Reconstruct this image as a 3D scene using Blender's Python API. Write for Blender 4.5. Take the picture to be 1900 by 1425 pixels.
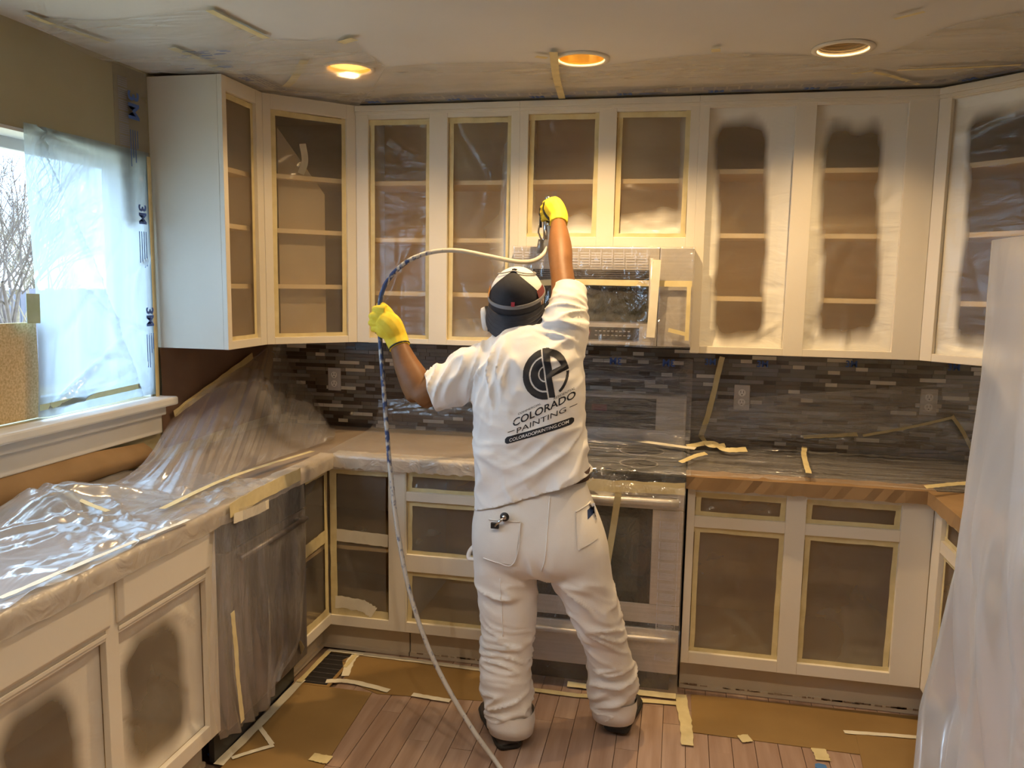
import bpy, bmesh, math, random
import numpy as np
from mathutils import Vector, Matrix, noise as mnoise
from mathutils.bvhtree import BVHTree
for o in list(bpy.data.objects): bpy.data.objects.remove(o)
random.seed(7); RNG = np.random.default_rng(11)
S = bpy.context.scene
C = S.collection
PI = math.pi

# ------------------------------------------------------------------ camera
FPX, YAW, PITCH, ROLL, EYE = 1491.0, .2042, .1253, .0163, 1.652
_f = Vector((-math.sin(YAW)*math.cos(PITCH), math.cos(YAW)*math.cos(PITCH), -math.sin(PITCH)))
_r0 = Vector((math.cos(YAW), math.sin(YAW), 0)); _u0 = _r0.cross(_f)
_r = math.cos(ROLL)*_r0 + math.sin(ROLL)*_u0
_u = -math.sin(ROLL)*_r0 + math.cos(ROLL)*_u0
EYEP = Vector((0, 0, EYE))
cam = bpy.data.cameras.new('camera'); camo = bpy.data.objects.new('camera', cam); C.objects.link(camo)
cam.sensor_width = 36; cam.sensor_fit = 'HORIZONTAL'; cam.lens = FPX/1900*36; cam.clip_start = .05
m3 = Matrix((_r, _u, -_f)).transposed()
camo.matrix_world = Matrix.Translation(EYEP) @ m3.to_4x4()
S.camera = camo

# ------------------------------------------------------------------ world, exposure
w = bpy.data.worlds.new('sky'); S.world = w; w.use_nodes = True
bg = w.node_tree.nodes['Background']
bg.inputs[0].default_value = (.50, .73, 1.0, 1); bg.inputs[1].default_value = 7.5
S.view_settings.view_transform = 'Standard'; S.view_settings.look = 'None'
S.view_settings.exposure = 0.22; S.view_settings.gamma = 1; S.view_settings.use_curve_mapping = False
try: S.cycles.transparent_max_bounces = 14
except Exception: pass
# winter sun outside, on the garden and the window film
sun = bpy.data.lights.new('sun', 'SUN'); sun.energy = 2.2; sun.angle = .02; sun.color = (1, .9, .75)
suno = bpy.data.objects.new('sun', sun); C.objects.link(suno)
suno.rotation_euler = Vector((-.72, -.35, -.6)).to_track_quat('-Z', 'Y').to_euler()

# ------------------------------------------------------------------ measured places in the room (metres)
XL, XR = -2.045, 1.57          # left and right wall
YW = 3.774                     # back wall
YU, YB = 3.444, 3.1635         # fronts of wall cabinets and base cabinets
XB, XBR = -1.456, .955         # fronts of the left and right base runs
ZC, ZT, ZBOT = 2.43, 2.415, 1.372
def ray(px, py): return _f + _r*((px-950)/FPX) - _u*((py-712.5)/FPX)
def onP(px, py, p, n):
    d = ray(px, py); n = Vector(n); return EYEP + d*(((Vector(p)-EYEP).dot(n))/d.dot(n))
def onX(px, py, X): return onP(px, py, (X, 0, 0), (1, 0, 0))
def onY(px, py, Y): return onP(px, py, (0, Y, 0), (0, 1, 0))
def onZ(px, py, Z): return onP(px, py, (0, 0, Z), (0, 0, 1))

# ------------------------------------------------------------------ materials
def newmat(name):
    m = bpy.data.materials.new(name); m.use_nodes = True
    nt = m.node_tree; b = nt.nodes['Principled BSDF']; return m, nt, b
def N(nt, t, **kw):
    n = nt.nodes.new(t)
    for k, v in kw.items():
        if k.startswith('i_'):
            key = k[2:].replace('_', ' ')
            n.inputs[key].default_value = v
        else: setattr(n, k, v)
    return n
def c4(c): return (c[0], c[1], c[2], 1)
def coords(nt, scale=(1, 1, 1), kind='Object'):
    t = N(nt, 'ShaderNodeTexCoord'); mp = N(nt, 'ShaderNodeMapping'); mp.inputs['Scale'].default_value = scale
    nt.links.new(t.outputs[kind], mp.inputs[0]); return mp.outputs[0]
def noisy(name, c1, c2, rough=.5, scale=(8, 8, 8), detail=3, bump=0, bscale=None, metallic=0, spec=.5, nscale=1.0, p0=.3, p1=.7):
    m, nt, b = newmat(name); v = coords(nt, scale)
    n = N(nt, 'ShaderNodeTexNoise'); n.inputs['Scale'].default_value = nscale; n.inputs['Detail'].default_value = detail
    nt.links.new(v, n.inputs['Vector'])
    r = N(nt, 'ShaderNodeValToRGB'); r.color_ramp.elements[0].position = p0; r.color_ramp.elements[1].position = p1
    r.color_ramp.elements[0].color = c4(c1); r.color_ramp.elements[1].color = c4(c2)
    nt.links.new(n.outputs['Fac'], r.inputs[0]); nt.links.new(r.outputs[0], b.inputs['Base Color'])
    b.inputs['Roughness'].default_value = rough; b.inputs['Metallic'].default_value = metallic
    b.inputs['Specular IOR Level'].default_value = spec
    if bump:
        v2 = coords(nt, bscale or scale); n2 = N(nt, 'ShaderNodeTexNoise'); n2.inputs['Scale'].default_value = 1; n2.inputs['Detail'].default_value = 4
        nt.links.new(v2, n2.inputs['Vector']); bp = N(nt, 'ShaderNodeBump'); bp.inputs['Strength'].default_value = bump; bp.inputs['Distance'].default_value = .01
        nt.links.new(n2.outputs['Fac'], bp.inputs['Height']); nt.links.new(bp.outputs[0], b.inputs['Normal'])
    return m
def film(name, haze=.4, col=(.88, .85, .80), gloss=.10, rough=.14, crinkle=(14, 14, 14), bump=.5, tint=(1, 1, 1), var=.35, trans=.45, paint=None, streak=None):
    """thin plastic masking film: clear, partly milky, crinkled, glossy; optional overspray from the 'paint' attribute"""
    m, nt, b = newmat(name); nt.nodes.remove(b); out = nt.nodes['Material Output']; L = nt.links.new
    v = coords(nt, crinkle); n = N(nt, 'ShaderNodeTexNoise'); n.inputs['Scale'].default_value = 1; n.inputs['Detail'].default_value = 3; n.inputs['Distortion'].default_value = 1.2
    L(v, n.inputs['Vector'])
    bp = N(nt, 'ShaderNodeBump'); bp.inputs['Strength'].default_value = bump; bp.inputs['Distance'].default_value = .02; L(n.outputs['Fac'], bp.inputs['Height'])
    tr = N(nt, 'ShaderNodeBsdfTransparent'); tr.inputs[0].default_value = c4(tint)
    df = N(nt, 'ShaderNodeBsdfDiffuse'); df.inputs[0].default_value = c4(col)
    tl = N(nt, 'ShaderNodeBsdfTranslucent'); tl.inputs[0].default_value = c4(col)
    gl = N(nt, 'ShaderNodeBsdfGlossy'); gl.inputs['Roughness'].default_value = rough; gl.inputs[0].default_value = (1, 1, 1, 1)
    L(bp.outputs[0], gl.inputs['Normal']); L(bp.outputs[0], df.inputs['Normal'])
    m1 = N(nt, 'ShaderNodeMixShader'); m1.inputs[0].default_value = trans; L(df.outputs[0], m1.inputs[1]); L(tl.outputs[0], m1.inputs[2])
    v2 = coords(nt, streak or tuple(.35*c for c in crinkle)); n2 = N(nt, 'ShaderNodeTexNoise'); n2.inputs['Scale'].default_value = 1; n2.inputs['Detail'].default_value = 4; n2.inputs['Distortion'].default_value = .8
    L(v2, n2.inputs['Vector'])
    mr = N(nt, 'ShaderNodeMapRange'); mr.inputs[1].default_value = .3; mr.inputs[2].default_value = .7
    mr.inputs[3].default_value = max(0, haze-var/2); mr.inputs[4].default_value = min(1, haze+var/2); L(n2.outputs['Fac'], mr.inputs[0])
    m2 = N(nt, 'ShaderNodeMixShader'); L(mr.outputs[0], m2.inputs[0]); L(tr.outputs[0], m2.inputs[1]); L(m1.outputs[0], m2.inputs[2])
    m3_ = N(nt, 'ShaderNodeMixShader'); m3_.inputs[0].default_value = gloss; L(m2.outputs[0], m3_.inputs[1]); L(gl.outputs[0], m3_.inputs[2])
    last = m3_
    if paint:
        at = N(nt, 'ShaderNodeAttribute', attribute_name='paint')
        pb = N(nt, 'ShaderNodeBsdfPrincipled'); pb.inputs['Base Color'].default_value = c4(paint); pb.inputs['Roughness'].default_value = .32
        L(bp.outputs[0], pb.inputs['Normal'])
        m4 = N(nt, 'ShaderNodeMixShader'); L(at.outputs['Fac'], m4.inputs[0]); L(m3_.outputs[0], m4.inputs[1]); L(pb.outputs[0], m4.inputs[2]); last = m4
    L(last.outputs[0], out.inputs[0]); return m
def emit(name, col, st):
    m, nt, b = newmat(name); b.inputs['Base Color'].default_value = c4(col); b.inputs['Emission Color'].default_value = c4(col); b.inputs['Emission Strength'].default_value = st; return m
def plain(name, col, rough=.5, metallic=0, spec=.5): return noisy(name, tuple(.94*c for c in col), tuple(min(1, 1.04*c) for c in col), rough, (6, 6, 6), metallic=metallic, spec=spec)

PAINTC = (.84, .78, .66)
M = dict(
 cab=noisy('cabinet_paint', (.80, .73, .60), PAINTC, .34, (3, 3, 3), 4, bump=.04, bscale=(70, 70, 70)),
 cabin=noisy('cabinet_interior', (.64, .455, .205), (.74, .54, .26), .6, (3, 3, 14), 3),
 shelf=noisy('shelf_edge', (.70, .55, .32), (.78, .62, .37), .5, (5, 5, 5)),
 toe=noisy('toe_board', (.56, .47, .34), (.66, .56, .42), .55, (3, 3, 3), 4),
 glue=noisy('torn_edge', (.16, .08, .04), (.50, .40, .28), .8, (30, 30, 30), 4),
 wall=noisy('green_beige_wall', (.40, .36, .22), (.46, .41, .26), .8, (3, 3, 3)),
 wallg=noisy('plain_drywall', (.62, .58, .48), (.68, .63, .52), .8, (3, 3, 3)),
 ceil=noisy('ceiling_paint', (.66, .64, .60), (.71, .69, .65), .85, (2, 2, 2), bump=.05, bscale=(60, 60, 60)),
 wframe=noisy('window_paint', (.70, .70, .68), (.78, .78, .76), .45, (4, 4, 4)),
 kraft=noisy('kraft_paper', (.27, .165, .075), (.37, .235, .115), .75, (5, 5, 5), 5, bump=.15, bscale=(12, 12, 12)),
 board=noisy('floor_paper', (.25, .15, .05), (.33, .205, .075), .6, (3, 3, 3), 4, bump=.08, bscale=(10, 10, 10)),
 brownpaper=noisy('dark_brown_paper', (.17, .10, .07), (.23, .14, .10), .7, (4, 4, 4), 3, bump=.1, bscale=(9, 9, 9)),
 cork=noisy('particle_board', (.50, .36, .17), (.78, .62, .38), .85, (140, 140, 140), 3),
 tape=noisy('masking_tape', (.66, .55, .28), (.78, .67, .38), .6, (20, 20, 20), 3),
 tapew=noisy('pale_tape', (.78, .72, .56), (.86, .80, .64), .6, (20, 20, 20), 3),
 tapeg=noisy('green_tape', (.45, .62, .50), (.55, .72, .60), .6, (20, 20, 20), 3),
 steel=noisy('brushed_steel', (.60, .56, .51), (.72, .67, .62), .33, (1.5, 1.5, 90), 3, metallic=.4),
 dsteel=noisy('dark_steel', (.16, .14, .14), (.22, .20, .20), .4, (60, 60, 2), 3, metallic=.6),
 black=noisy('black_plastic', (.012, .012, .014), (.03, .03, .033), .3, (9, 9, 9)),
 glassd=noisy('dark_oven_glass', (.012, .014, .013), (.03, .035, .03), .08, (3, 3, 3)),
 red=emit('red_display', (.5, .03, .03), .9),
 btn=plain('button_print', (.35, .33, .33), .5),
 wrapk=noisy('wrapped_worktop', (.30, .235, .18), (.40, .32, .25), .6, (5, 5, 5), 4),
 counter=noisy('dark_counter', (.05, .045, .045), (.16, .14, .13), .2, (60, 60, 60), 4),
 grout=noisy('grout', (.10, .085, .07), (.14, .12, .10), .8, (30, 30, 30)),
 plate=plain('steel_plate', (.58, .55, .53), .4, .3), socket=plain('white_socket', (.92, .90, .86), .4), slot=plain('socket_slot', (.03, .03, .03), .5),
 print=plain('blue_print', (.06, .13, .42), .6), printg=plain('grey_print', (.30, .30, .36), .7), printw=plain('pale_print', (.62, .62, .70), .6),
 dark=plain('hole_shade', (.015, .012, .012), .8),
 canb=plain('tan_baffle', (.42, .33, .20), .6), canw=plain('can_trim', (.80, .74, .62), .5), can=noisy('gold_reflector', (.85, .55, .12), (.95, .66, .2), .25, (9, 9, 9), metallic=.6),
 bulb=emit('lamp_glow', (1, .62, .14), 3.0), bulb2=emit('lamp_glow_covered', (1, .56, .14), 1.5), bulb3=emit('dim_bulb', (1, .60, .20), .55),
 fridge=plain('fridge_white', (.78, .78, .78), .35),
)
M['film'] = film('clear_masking_film', .27, (.78, .72, .62), .035, .22, (5, 5, 16), .25, var=.12, trans=.5, paint=(.88, .85, .76))
M['filmlow'] = film('clear_masking_film_low', .32, (.72, .68, .60), .04, .2, (7, 7, 9), .3, var=.14, trans=.5, paint=PAINTC)
M['filmwin'] = film('window_film', .86, (.44, .50, .54), .05, .18, (3, 9, 2), .6, tint=(.55, .66, .78), var=.22, trans=.7, streak=(3, 9, 1.2))
M['filmcount'] = film('counter_film', .48, (.80, .84, .92), .32, .18, (7, 3, 4), .6, var=.5, trans=.3)
M['filmdrape'] = film('drape_film', .30, (.80, .80, .86), .18, .15, (4, 4, 2), .35, var=.35, trans=.3)
M['filmdark'] = film('taut_film', .15, (.80, .80, .86), .16, .18, (3, 30, 26), 1.0, var=.38, trans=.3, streak=(2.2, 34, 26))  # milky streaks put the glints of the creases into the film's colour
M['filmback'] = film('backsplash_film', .22, (.74, .72, .70), .08, .18, (5, 5, 9), .6, var=.22, trans=.3)
M['filmclear'] = film('upper_wall_film', .07, (.7, .68, .6), .035, .2, (3, 4, 3), .4, var=.08, trans=.3)
M['filmceil'] = film('ceiling_film', .30, (.72, .67, .58), .07, .2, (4, 22, 4), .6, var=.3, trans=.3)
M['filmwhite'] = film('fridge_film', .50, (.82, .84, .88), .24, .2, (4, 4, 1.2), .4, var=.3, trans=.3)
M['filmrange'] = film('appliance_film', .08, (.78, .75, .72), .08, .12, (14, 14, 9), .9, var=.2, trans=.3)
M['filmdish'] = film('dishwasher_film', .22, (.72, .68, .66), .14, .15, (12, 12, 3), .9, var=.3, trans=.3)

# ------------------------------------------------------------------ mesh helpers
class MB:
    def __init__(s): s.v = []; s.f = []; s.mi = []
    def add(s, vs, fs, mi=0):
        b = len(s.v); s.v += [tuple(x) for x in vs]; s.f += [tuple(b+i for i in f) for f in fs]; s.mi += [mi]*len(fs)
    def box(s, x0, x1, y0, y1, z0, z1, mi=0):
        s.add([(x0,y0,z0),(x1,y0,z0),(x1,y1,z0),(x0,y1,z0),(x0,y0,z1),(x1,y0,z1),(x1,y1,z1),(x0,y1,z1)],
              [(0,3,2,1),(4,5,6,7),(0,1,5,4),(1,2,6,5),(2,3,7,6),(3,0,4,7)], mi); return s
    def hexa(s, p, mi=0):      # 8 corner points, bottom 4 then top 4
        s.add(p, [(0,3,2,1),(4,5,6,7),(0,1,5,4),(1,2,6,5),(2,3,7,6),(3,0,4,7)], mi); return s
    def poly(s, pts, z0, z1, mi=0):     # prism over a footprint
        n = len(pts)
        s.add([(p[0], p[1], z0) for p in pts]+[(p[0], p[1], z1) for p in pts],
              [tuple(range(n-1, -1, -1)), tuple(range(n, 2*n))]+[(i, (i+1) % n, n+(i+1) % n, n+i) for i in range(n)], mi); return s
    def tube(s, pts, r, seg=10, mi=0, cap=True):
        pts = [Vector(p) for p in pts]; n = len(pts); rs = r if hasattr(r, '__len__') else [r]*n
        t0 = (pts[1]-pts[0]).normalized(); a = t0.orthogonal().normalized(); base = len(s.v)
        for i, p in enumerate(pts):
            t = (pts[min(i+1, n-1)]-pts[max(i-1, 0)]).normalized(); a = (a - t*a.dot(t)).normalized(); b = t.cross(a)
            for k in range(seg):
                th = 2*PI*k/seg; s.v.append(tuple(p+(a*math.cos(th)+b*math.sin(th))*rs[i]))
        for i in range(n-1):
            for k in range(seg):
                s.f.append((base+i*seg+k, base+i*seg+(k+1) % seg, base+(i+1)*seg+(k+1) % seg, base+(i+1)*seg+k)); s.mi.append(mi)
        if cap:
            s.f.append(tuple(base+k for k in range(seg-1, -1, -1))); s.f.append(tuple(base+(n-1)*seg+k for k in range(seg))); s.mi += [mi, mi]
        return s
    def rings(s, rings, mi=0, cap=True):   # list of rings (same count)
        base = len(s.v); n = len(rings); seg = len(rings[0])
        for r in rings: s.v += [tuple(p) for p in r]
        for i in range(n-1):
            for k in range(seg):
                s.f.append((base+i*seg+k, base+i*seg+(k+1) % seg, base+(i+1)*seg+(k+1) % seg, base+(i+1)*seg+k)); s.mi.append(mi)
        if cap:
            s.f.append(tuple(base+k for k in range(seg-1, -1, -1))); s.f.append(tuple(base+(n-1)*seg+k for k in range(seg))); s.mi += [mi, mi]
        return s
    def lathe(s, prof, c, axis='z', seg=28, mi=0, cap=True):
        rr = []
        for (rad, h) in prof:
            ring = []
            for k in range(seg):
                th = 2*PI*k/seg; a, b = rad*math.cos(th), rad*math.sin(th)
                ring.append({'z': (c[0]+a, c[1]+b, c[2]+h), 'y': (c[0]+a, c[1]+h, c[2]+b), 'x': (c[0]+h, c[1]+a, c[2]+b)}[axis])
            rr.append(ring)
        return s.rings(rr, mi, cap)
    def build(s, name, mat, parent=None, smooth=False, bevel=0):
        me = bpy.data.meshes.new(name); me.from_pydata(s.v, [], s.f)
        mats = mat if isinstance(mat, (list, tuple)) else [mat]
        for mm in mats: me.materials.append(M[mm] if isinstance(mm, str) else mm)
        if len(mats) > 1: me.polygons.foreach_set('material_index', s.mi)
        bm = bmesh.new(); bm.from_mesh(me); bmesh.ops.recalc_face_normals(bm, faces=bm.faces); bm.to_mesh(me); bm.free()
        if smooth: me.polygons.foreach_set('use_smooth', [True]*len(me.polygons))
        me.update()
        return link(name, me, parent, bevel)
def link(name, me, parent=None, bevel=0):
    o = bpy.data.objects.new(name, me); C.objects.link(o)
    if parent is not None: o.parent = parent
    if bevel:
        b = o.modifiers.new('bevel', 'BEVEL'); b.width = bevel; b.segments = 2; b.limit_method = 'ANGLE'
    return o
def thing(name, label, cat, loc=(0, 0, 0), rz=0, group=None):
    o = bpy.data.objects.new(name, None); C.objects.link(o); o.empty_display_size = .05
    o.location = loc; o.rotation_euler = (0, 0, rz); o['label'] = label; o['category'] = cat
    if group: o['group'] = group
    return o
def tag(o, label, cat, group=None):
    o['label'] = label; o['category'] = cat
    if group: o['group'] = group
    return o
def struct(o): o['kind'] = 'structure'; return o
def lab(o, t): o['label'] = t; return o
def stuff(o): o['kind'] = 'stuff'; return o

def crs(pts, n):
    """Catmull-Rom resample of a polyline to n points (numpy)"""
    P = np.array([tuple(p) for p in pts], float); k = len(P)
    if k == 2: return P[0]+(P[1]-P[0])*np.linspace(0, 1, n)[:, None]
    Q = np.vstack([2*P[0]-P[1], P, 2*P[-1]-P[-2]]); out = []
    for t in np.linspace(0, k-1-1e-9, n):
        i = int(t); f = t-i; a, b, c, d = Q[i], Q[i+1], Q[i+2], Q[i+3]
        out.append(.5*((2*b)+(c-a)*f+(2*a-5*b+4*c-d)*f*f+(3*b-a-3*c+d)*f**3))
    return np.array(out)
def gridmesh(name, G, mat, parent=None, paint=None, mi=None, smooth=True):
    """G: array (nu, nv, 3) -> grid object"""
    nu, nv = G.shape[:2]
    idx = np.arange(nu*nv).reshape(nu, nv)
    F = np.stack([idx[:-1, :-1], idx[1:, :-1], idx[1:, 1:], idx[:-1, 1:]], -1).reshape(-1, 4)
    me = bpy.data.meshes.new(name); me.from_pydata(G.reshape(-1, 3).tolist(), [], F.tolist())
    me.materials.append(M[mat] if isinstance(mat, str) else mat)
    if smooth: me.polygons.foreach_set('use_smooth', [True]*len(me.polygons))
    if paint is not None:
        a = me.attributes.new('paint', 'FLOAT', 'POINT'); a.data.foreach_set('value', np.clip(paint, 0, 1).reshape(-1).astype(np.float32))
    me.update(); return link(name, me, parent)
def creases(U, V, n, amp, rng, wmin=.004, wmax=.02, fan=None, long=1.0):
    """ridge-like creases over a sheet, U, V in metres"""
    D = np.zeros_like(U); Um, VM = U.max(), V.max()
    for i in range(n):
        if fan is not None and rng.random() < .65:
            c = fan[rng.integers(len(fan))]; a = rng.uniform(0, 2*PI); L = long*rng.uniform(.08, .35)*max(Um-U.min(), VM-V.min())
            c = (c[0]+math.cos(a)*L*.6, c[1]+math.sin(a)*L*.6)
        else:
            c = (rng.uniform(U.min(), Um), rng.uniform(V.min(), VM)); a = rng.uniform(0, PI); L = long*rng.uniform(.05, .25)*max(Um-U.min(), VM-V.min())
        w_ = rng.uniform(wmin, wmax); t = (U-c[0])*math.cos(a)+(V-c[1])*math.sin(a); s_ = -(U-c[0])*math.sin(a)+(V-c[1])*math.cos(a)
        D += rng.uniform(-1, 1)*amp*np.exp(-(s_/w_)**2)*np.exp(-(t/L)**2)
    return D
def smoothnoise(U, V, su, sv, seed, oct=3):
    out = np.zeros(U.shape); u = U.ravel(); v = V.ravel(); o = np.zeros(u.size)
    for i in range(u.size): o[i] = mnoise.fractal(Vector((u[i]*su+seed*7.1, v[i]*sv-seed*3.3, seed*1.7)), 1.0, 2.0, oct)
    return o.reshape(U.shape)
def loft(curves, nu, nv):
    """surface through 2+ curves; u along the curves, v across them"""
    R = np.array([crs(c, nu) for c in curves])      # (k, nu, 3)
    return np.array([crs(R[:, i], nv) for i in range(nu)])
RC = [0]
def ribbon(pts, width, normal, name, mat, parent=None, off=.0015, n=None, jag=0):
    """tape strip along a polyline on a surface with the given normal; thin solid"""
    RC[0] += 1; off += (RC[0] % 9)*.00024
    P = crs(pts, n or max(4, 6*len(pts))); nn = Vector(normal).normalized(); mb = MB(); k = len(P); rows = []
    for i in range(k):
        t = Vector(P[min(i+1, k-1)]-P[max(i-1, 0)]).normalized(); s_ = t.cross(nn).normalized()
        w1 = width/2*(1+jag*random.uniform(-1, 1)); w2 = width/2*(1+jag*random.uniform(-1, 1)); p = Vector(P[i])+nn*off
        rows.append([p-s_*w1, p+s_*w2, p+s_*w2+nn*.0008, p-s_*w1+nn*.0008])
    mb.rings(rows); return mb.build(name, mat, parent)
def textmesh(body, size, mat, place, name, parent=None, mirror=False, bold=0):
    """place: function (x, y) -> Vector (world / parent space)"""
    cu = bpy.data.curves.new('t', 'FONT'); cu.body = body; cu.size = size; cu.align_x = 'CENTER'; cu.align_y = 'CENTER'; cu.offset = bold; cu.resolution_u = 2
    o = bpy.data.objects.new('t', cu); C.objects.link(o); bpy.context.view_layer.update()
    me = bpy.data.meshes.new_from_object(o.evaluated_get(bpy.context.evaluated_depsgraph_get()))
    bpy.data.objects.remove(o); bpy.data.curves.remove(cu)
    for v in me.vertices: v.co = place(-v.co.x if mirror else v.co.x, v.co.y)
    me.materials.append(M[mat] if isinstance(mat, str) else mat); me.name = name
    if len(me.materials) > 1:
        while len(me.materials) > 1: me.materials.pop(index=0)
        for p in me.polygons: p.material_index = 0
    return link(name, me, parent)

# ------------------------------------------------------------------ the room
def shell():
    # floor slab, with the old boards as pieces of their own
    f = struct(MB().box(XL-.1, 4, -3.2, YW+.1, -.06, -.012).build('floor', noisy('floor_base', (.30, .20, .13), (.38, .26, .18), .6, (3, 3, 3))))
    wood = [noisy('old_board_%d' % i, a, b, .55, (26, 2.2, 8), 5, bump=.12, bscale=(60, 3, 20)) for i, (a, b) in enumerate(
        [((.32, .20, .14), (.44, .30, .22)), ((.34, .215, .15), (.47, .33, .25)), ((.31, .19, .13), (.42, .285, .21)), ((.35, .23, .165), (.49, .35, .27))])]
    for m_ in wood:
        cr = [n for n in m_.node_tree.nodes if n.type == 'VALTORGB'][0].color_ramp; e = cr.elements.new(.80); e.color = (.60, .50, .42, 1); cr.elements[1].position = .66
    wd = .0825; protos = {}
    for i in range(-16, 14):
        x = i*wd; y = 1.55+random.uniform(0, .5)
        while y < YB+.06:
            L = random.choice((.55, .75, .95)); y1 = min(y+L, YB+.07); L = round(y1-y, 3)
            key = (L, random.randrange(4))
            if key not in protos:
                me = MB().box(.0012, wd-.0012, .001, L-.001, -.012, 0).build('plank', wood[key[1]], f, bevel=0); protos[key] = me.data; o = me
            else: o = link('plank', protos[key], f)
            o.location = (x, y, random.uniform(-.0012, 0)); y = y1
    # ceiling with holes for the cans is left closed: the cans hang just below as trims with recessed cups in a raised void
    holes = [(-1.235, 2.9), (-.372, 2.9), (.485, 2.9), (-1.2, 1.1), (-.35, 1.1), (.5, 1.1), (1.6, .2), (-.6, -.9)]
    bm = bmesh.new()
    me = bpy.data.meshes.new('ceiling'); mb = MB(); xs = [XL-.15]; R = .082
    # plate cut in strips around square cells that carry a round hole each
    rows = sorted(set(h[1] for h in holes)); yprev = -3.2
    groups = [[h for h in holes if abs(h[1]-1.1) < .05], [h for h in holes if abs(h[1]-.2) < .05], [h for h in holes if abs(h[1]+.9) < .05], [h for h in holes if h[1] > 2.8]]
    groups.sort(key=lambda g: g[0][1])
    for g in groups:
        yc = sum(h[1] for h in g)/len(g); y0, y1 = yc-.12, yc+.12
        mb.box(XL-.15, 4, yprev, y0, ZC, ZC+.02); xp = XL-.15
        for h in sorted(g):
            x0, x1 = h[0]-.12, h[0]+.12; mb.box(xp, x0, y0, y1, ZC, ZC+.02); xp = x1
            n = 32; ring = []; sq = []
            for k in range(n):
                a = 2*PI*k/n; ca, sa = math.cos(a), math.sin(a); ring.append((h[0]+R*ca, h[1]+R*sa)); q = 1/max(abs(ca), abs(sa))
                sq.append((min(max(h[0]+.12*ca*q, x0), x1), min(max(h[1]+.12*sa*q, y0), y1)))
            vs = [(p[0], p[1], ZC) for p in ring]+[(p[0], p[1], ZC) for p in sq]
            mb.add(vs, [(k, n+k, n+(k+1) % n, (k+1) % n) for k in range(n)])
        mb.box(xp, 4, y0, y1, ZC, ZC+.02); yprev = y1
    mb.box(XL-.15, 4, yprev, YW+.15, ZC, ZC+.02)
    c = struct(mb.build('ceiling', 'ceil'))
    # back wall (behind cabinets), right wall, left wall with the window hole
    wb = struct(MB().box(XL-.15, XR+.15, YW+.006, YW+.15, 0, ZC).build('wall_back', 'wallg'))
    struct(MB().box(XR, XR+.15, .6, YW+.006, 0, ZC).build('wall_right', 'wallg'))
    struct(MB().box(XL-.15, 4.15, -3.35, -3.2, 0, ZC).build('wall_rear', 'wallg')); struct(MB().box(4, 4.15, -3.2, .6, 0, ZC).build('wall_side', 'wallg')); struct(MB().box(XR+.15, 4.15, .6, .75, 0, ZC).build('wall_return', 'wallg'))
    y0, y1, z0, z1 = .85, 2.815, 1.18, 2.108
    mb = MB(); mb.box(XL-.15, XL, -3.2, y0, 0, ZC).box(XL-.15, XL, y1, YW+.006, 0, ZC).box(XL-.15, XL, y0, y1, 0, z0).box(XL-.15, XL, y0, y1, z1, ZC)
    struct(mb.build('wall_left', 'wall'))
    # window: frame, sash, pane, sill, apron
    wn = struct(MB().box(XL-.15, XL-.115, y0, y1, z0, z0+.05).box(XL-.15, XL-.115, y0, y1, z1-.05, z1).box(XL-.15, XL-.115, y1-.05, y1, z0+.05, z1-.05).box(XL-.15, XL-.115, y0, y0+.05, z0+.05, z1-.05).build('window_1', 'wframe', bevel=.004))
    g, nt, b = newmat('window_glass'); nt.nodes.remove(b); t = N(nt, 'ShaderNodeBsdfTransparent'); gl = N(nt, 'ShaderNodeBsdfGlossy'); gl.inputs['Roughness'].default_value = .02
    mx = N(nt, 'ShaderNodeMixShader'); mx.inputs[0].default_value = .05; nt.links.new(t.outputs[0], mx.inputs[1]); nt.links.new(gl.outputs[0], mx.inputs[2]); nt.links.new(mx.outputs[0], nt.nodes['Material Output'].inputs[0])
    MB().box(XL-.136, XL-.131, y0+.05, y1-.05, z0+.05, z1-.05).build('pane', g, wn)
    MB().box(XL-.115, XL, y0, y1, z1-.012, z1-.001).build('head_jamb', 'wframe', wn)
    MB().box(XL-.115, XL, y1-.012, y1-.001, z0, z1-.012).build('side_jamb', 'wframe', wn)
    MB().box(XL-.115, XL+.085, y0-.05, y1+.045, z0-.035, z0-.001).build('window_sill', 'wframe', wn, bevel=.008)
    MB().box(XL, XL+.045, y0-.04, y1+.02, z0-.075, z0-.035).box(XL, XL+.025, y0-.04, y1+.02, z0-.15, z0-.075).build('apron', 'wframe', wn, bevel=.005)
    return f, c, wb, holes
floor, ceiling, wall_back, HOLES = shell()

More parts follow.
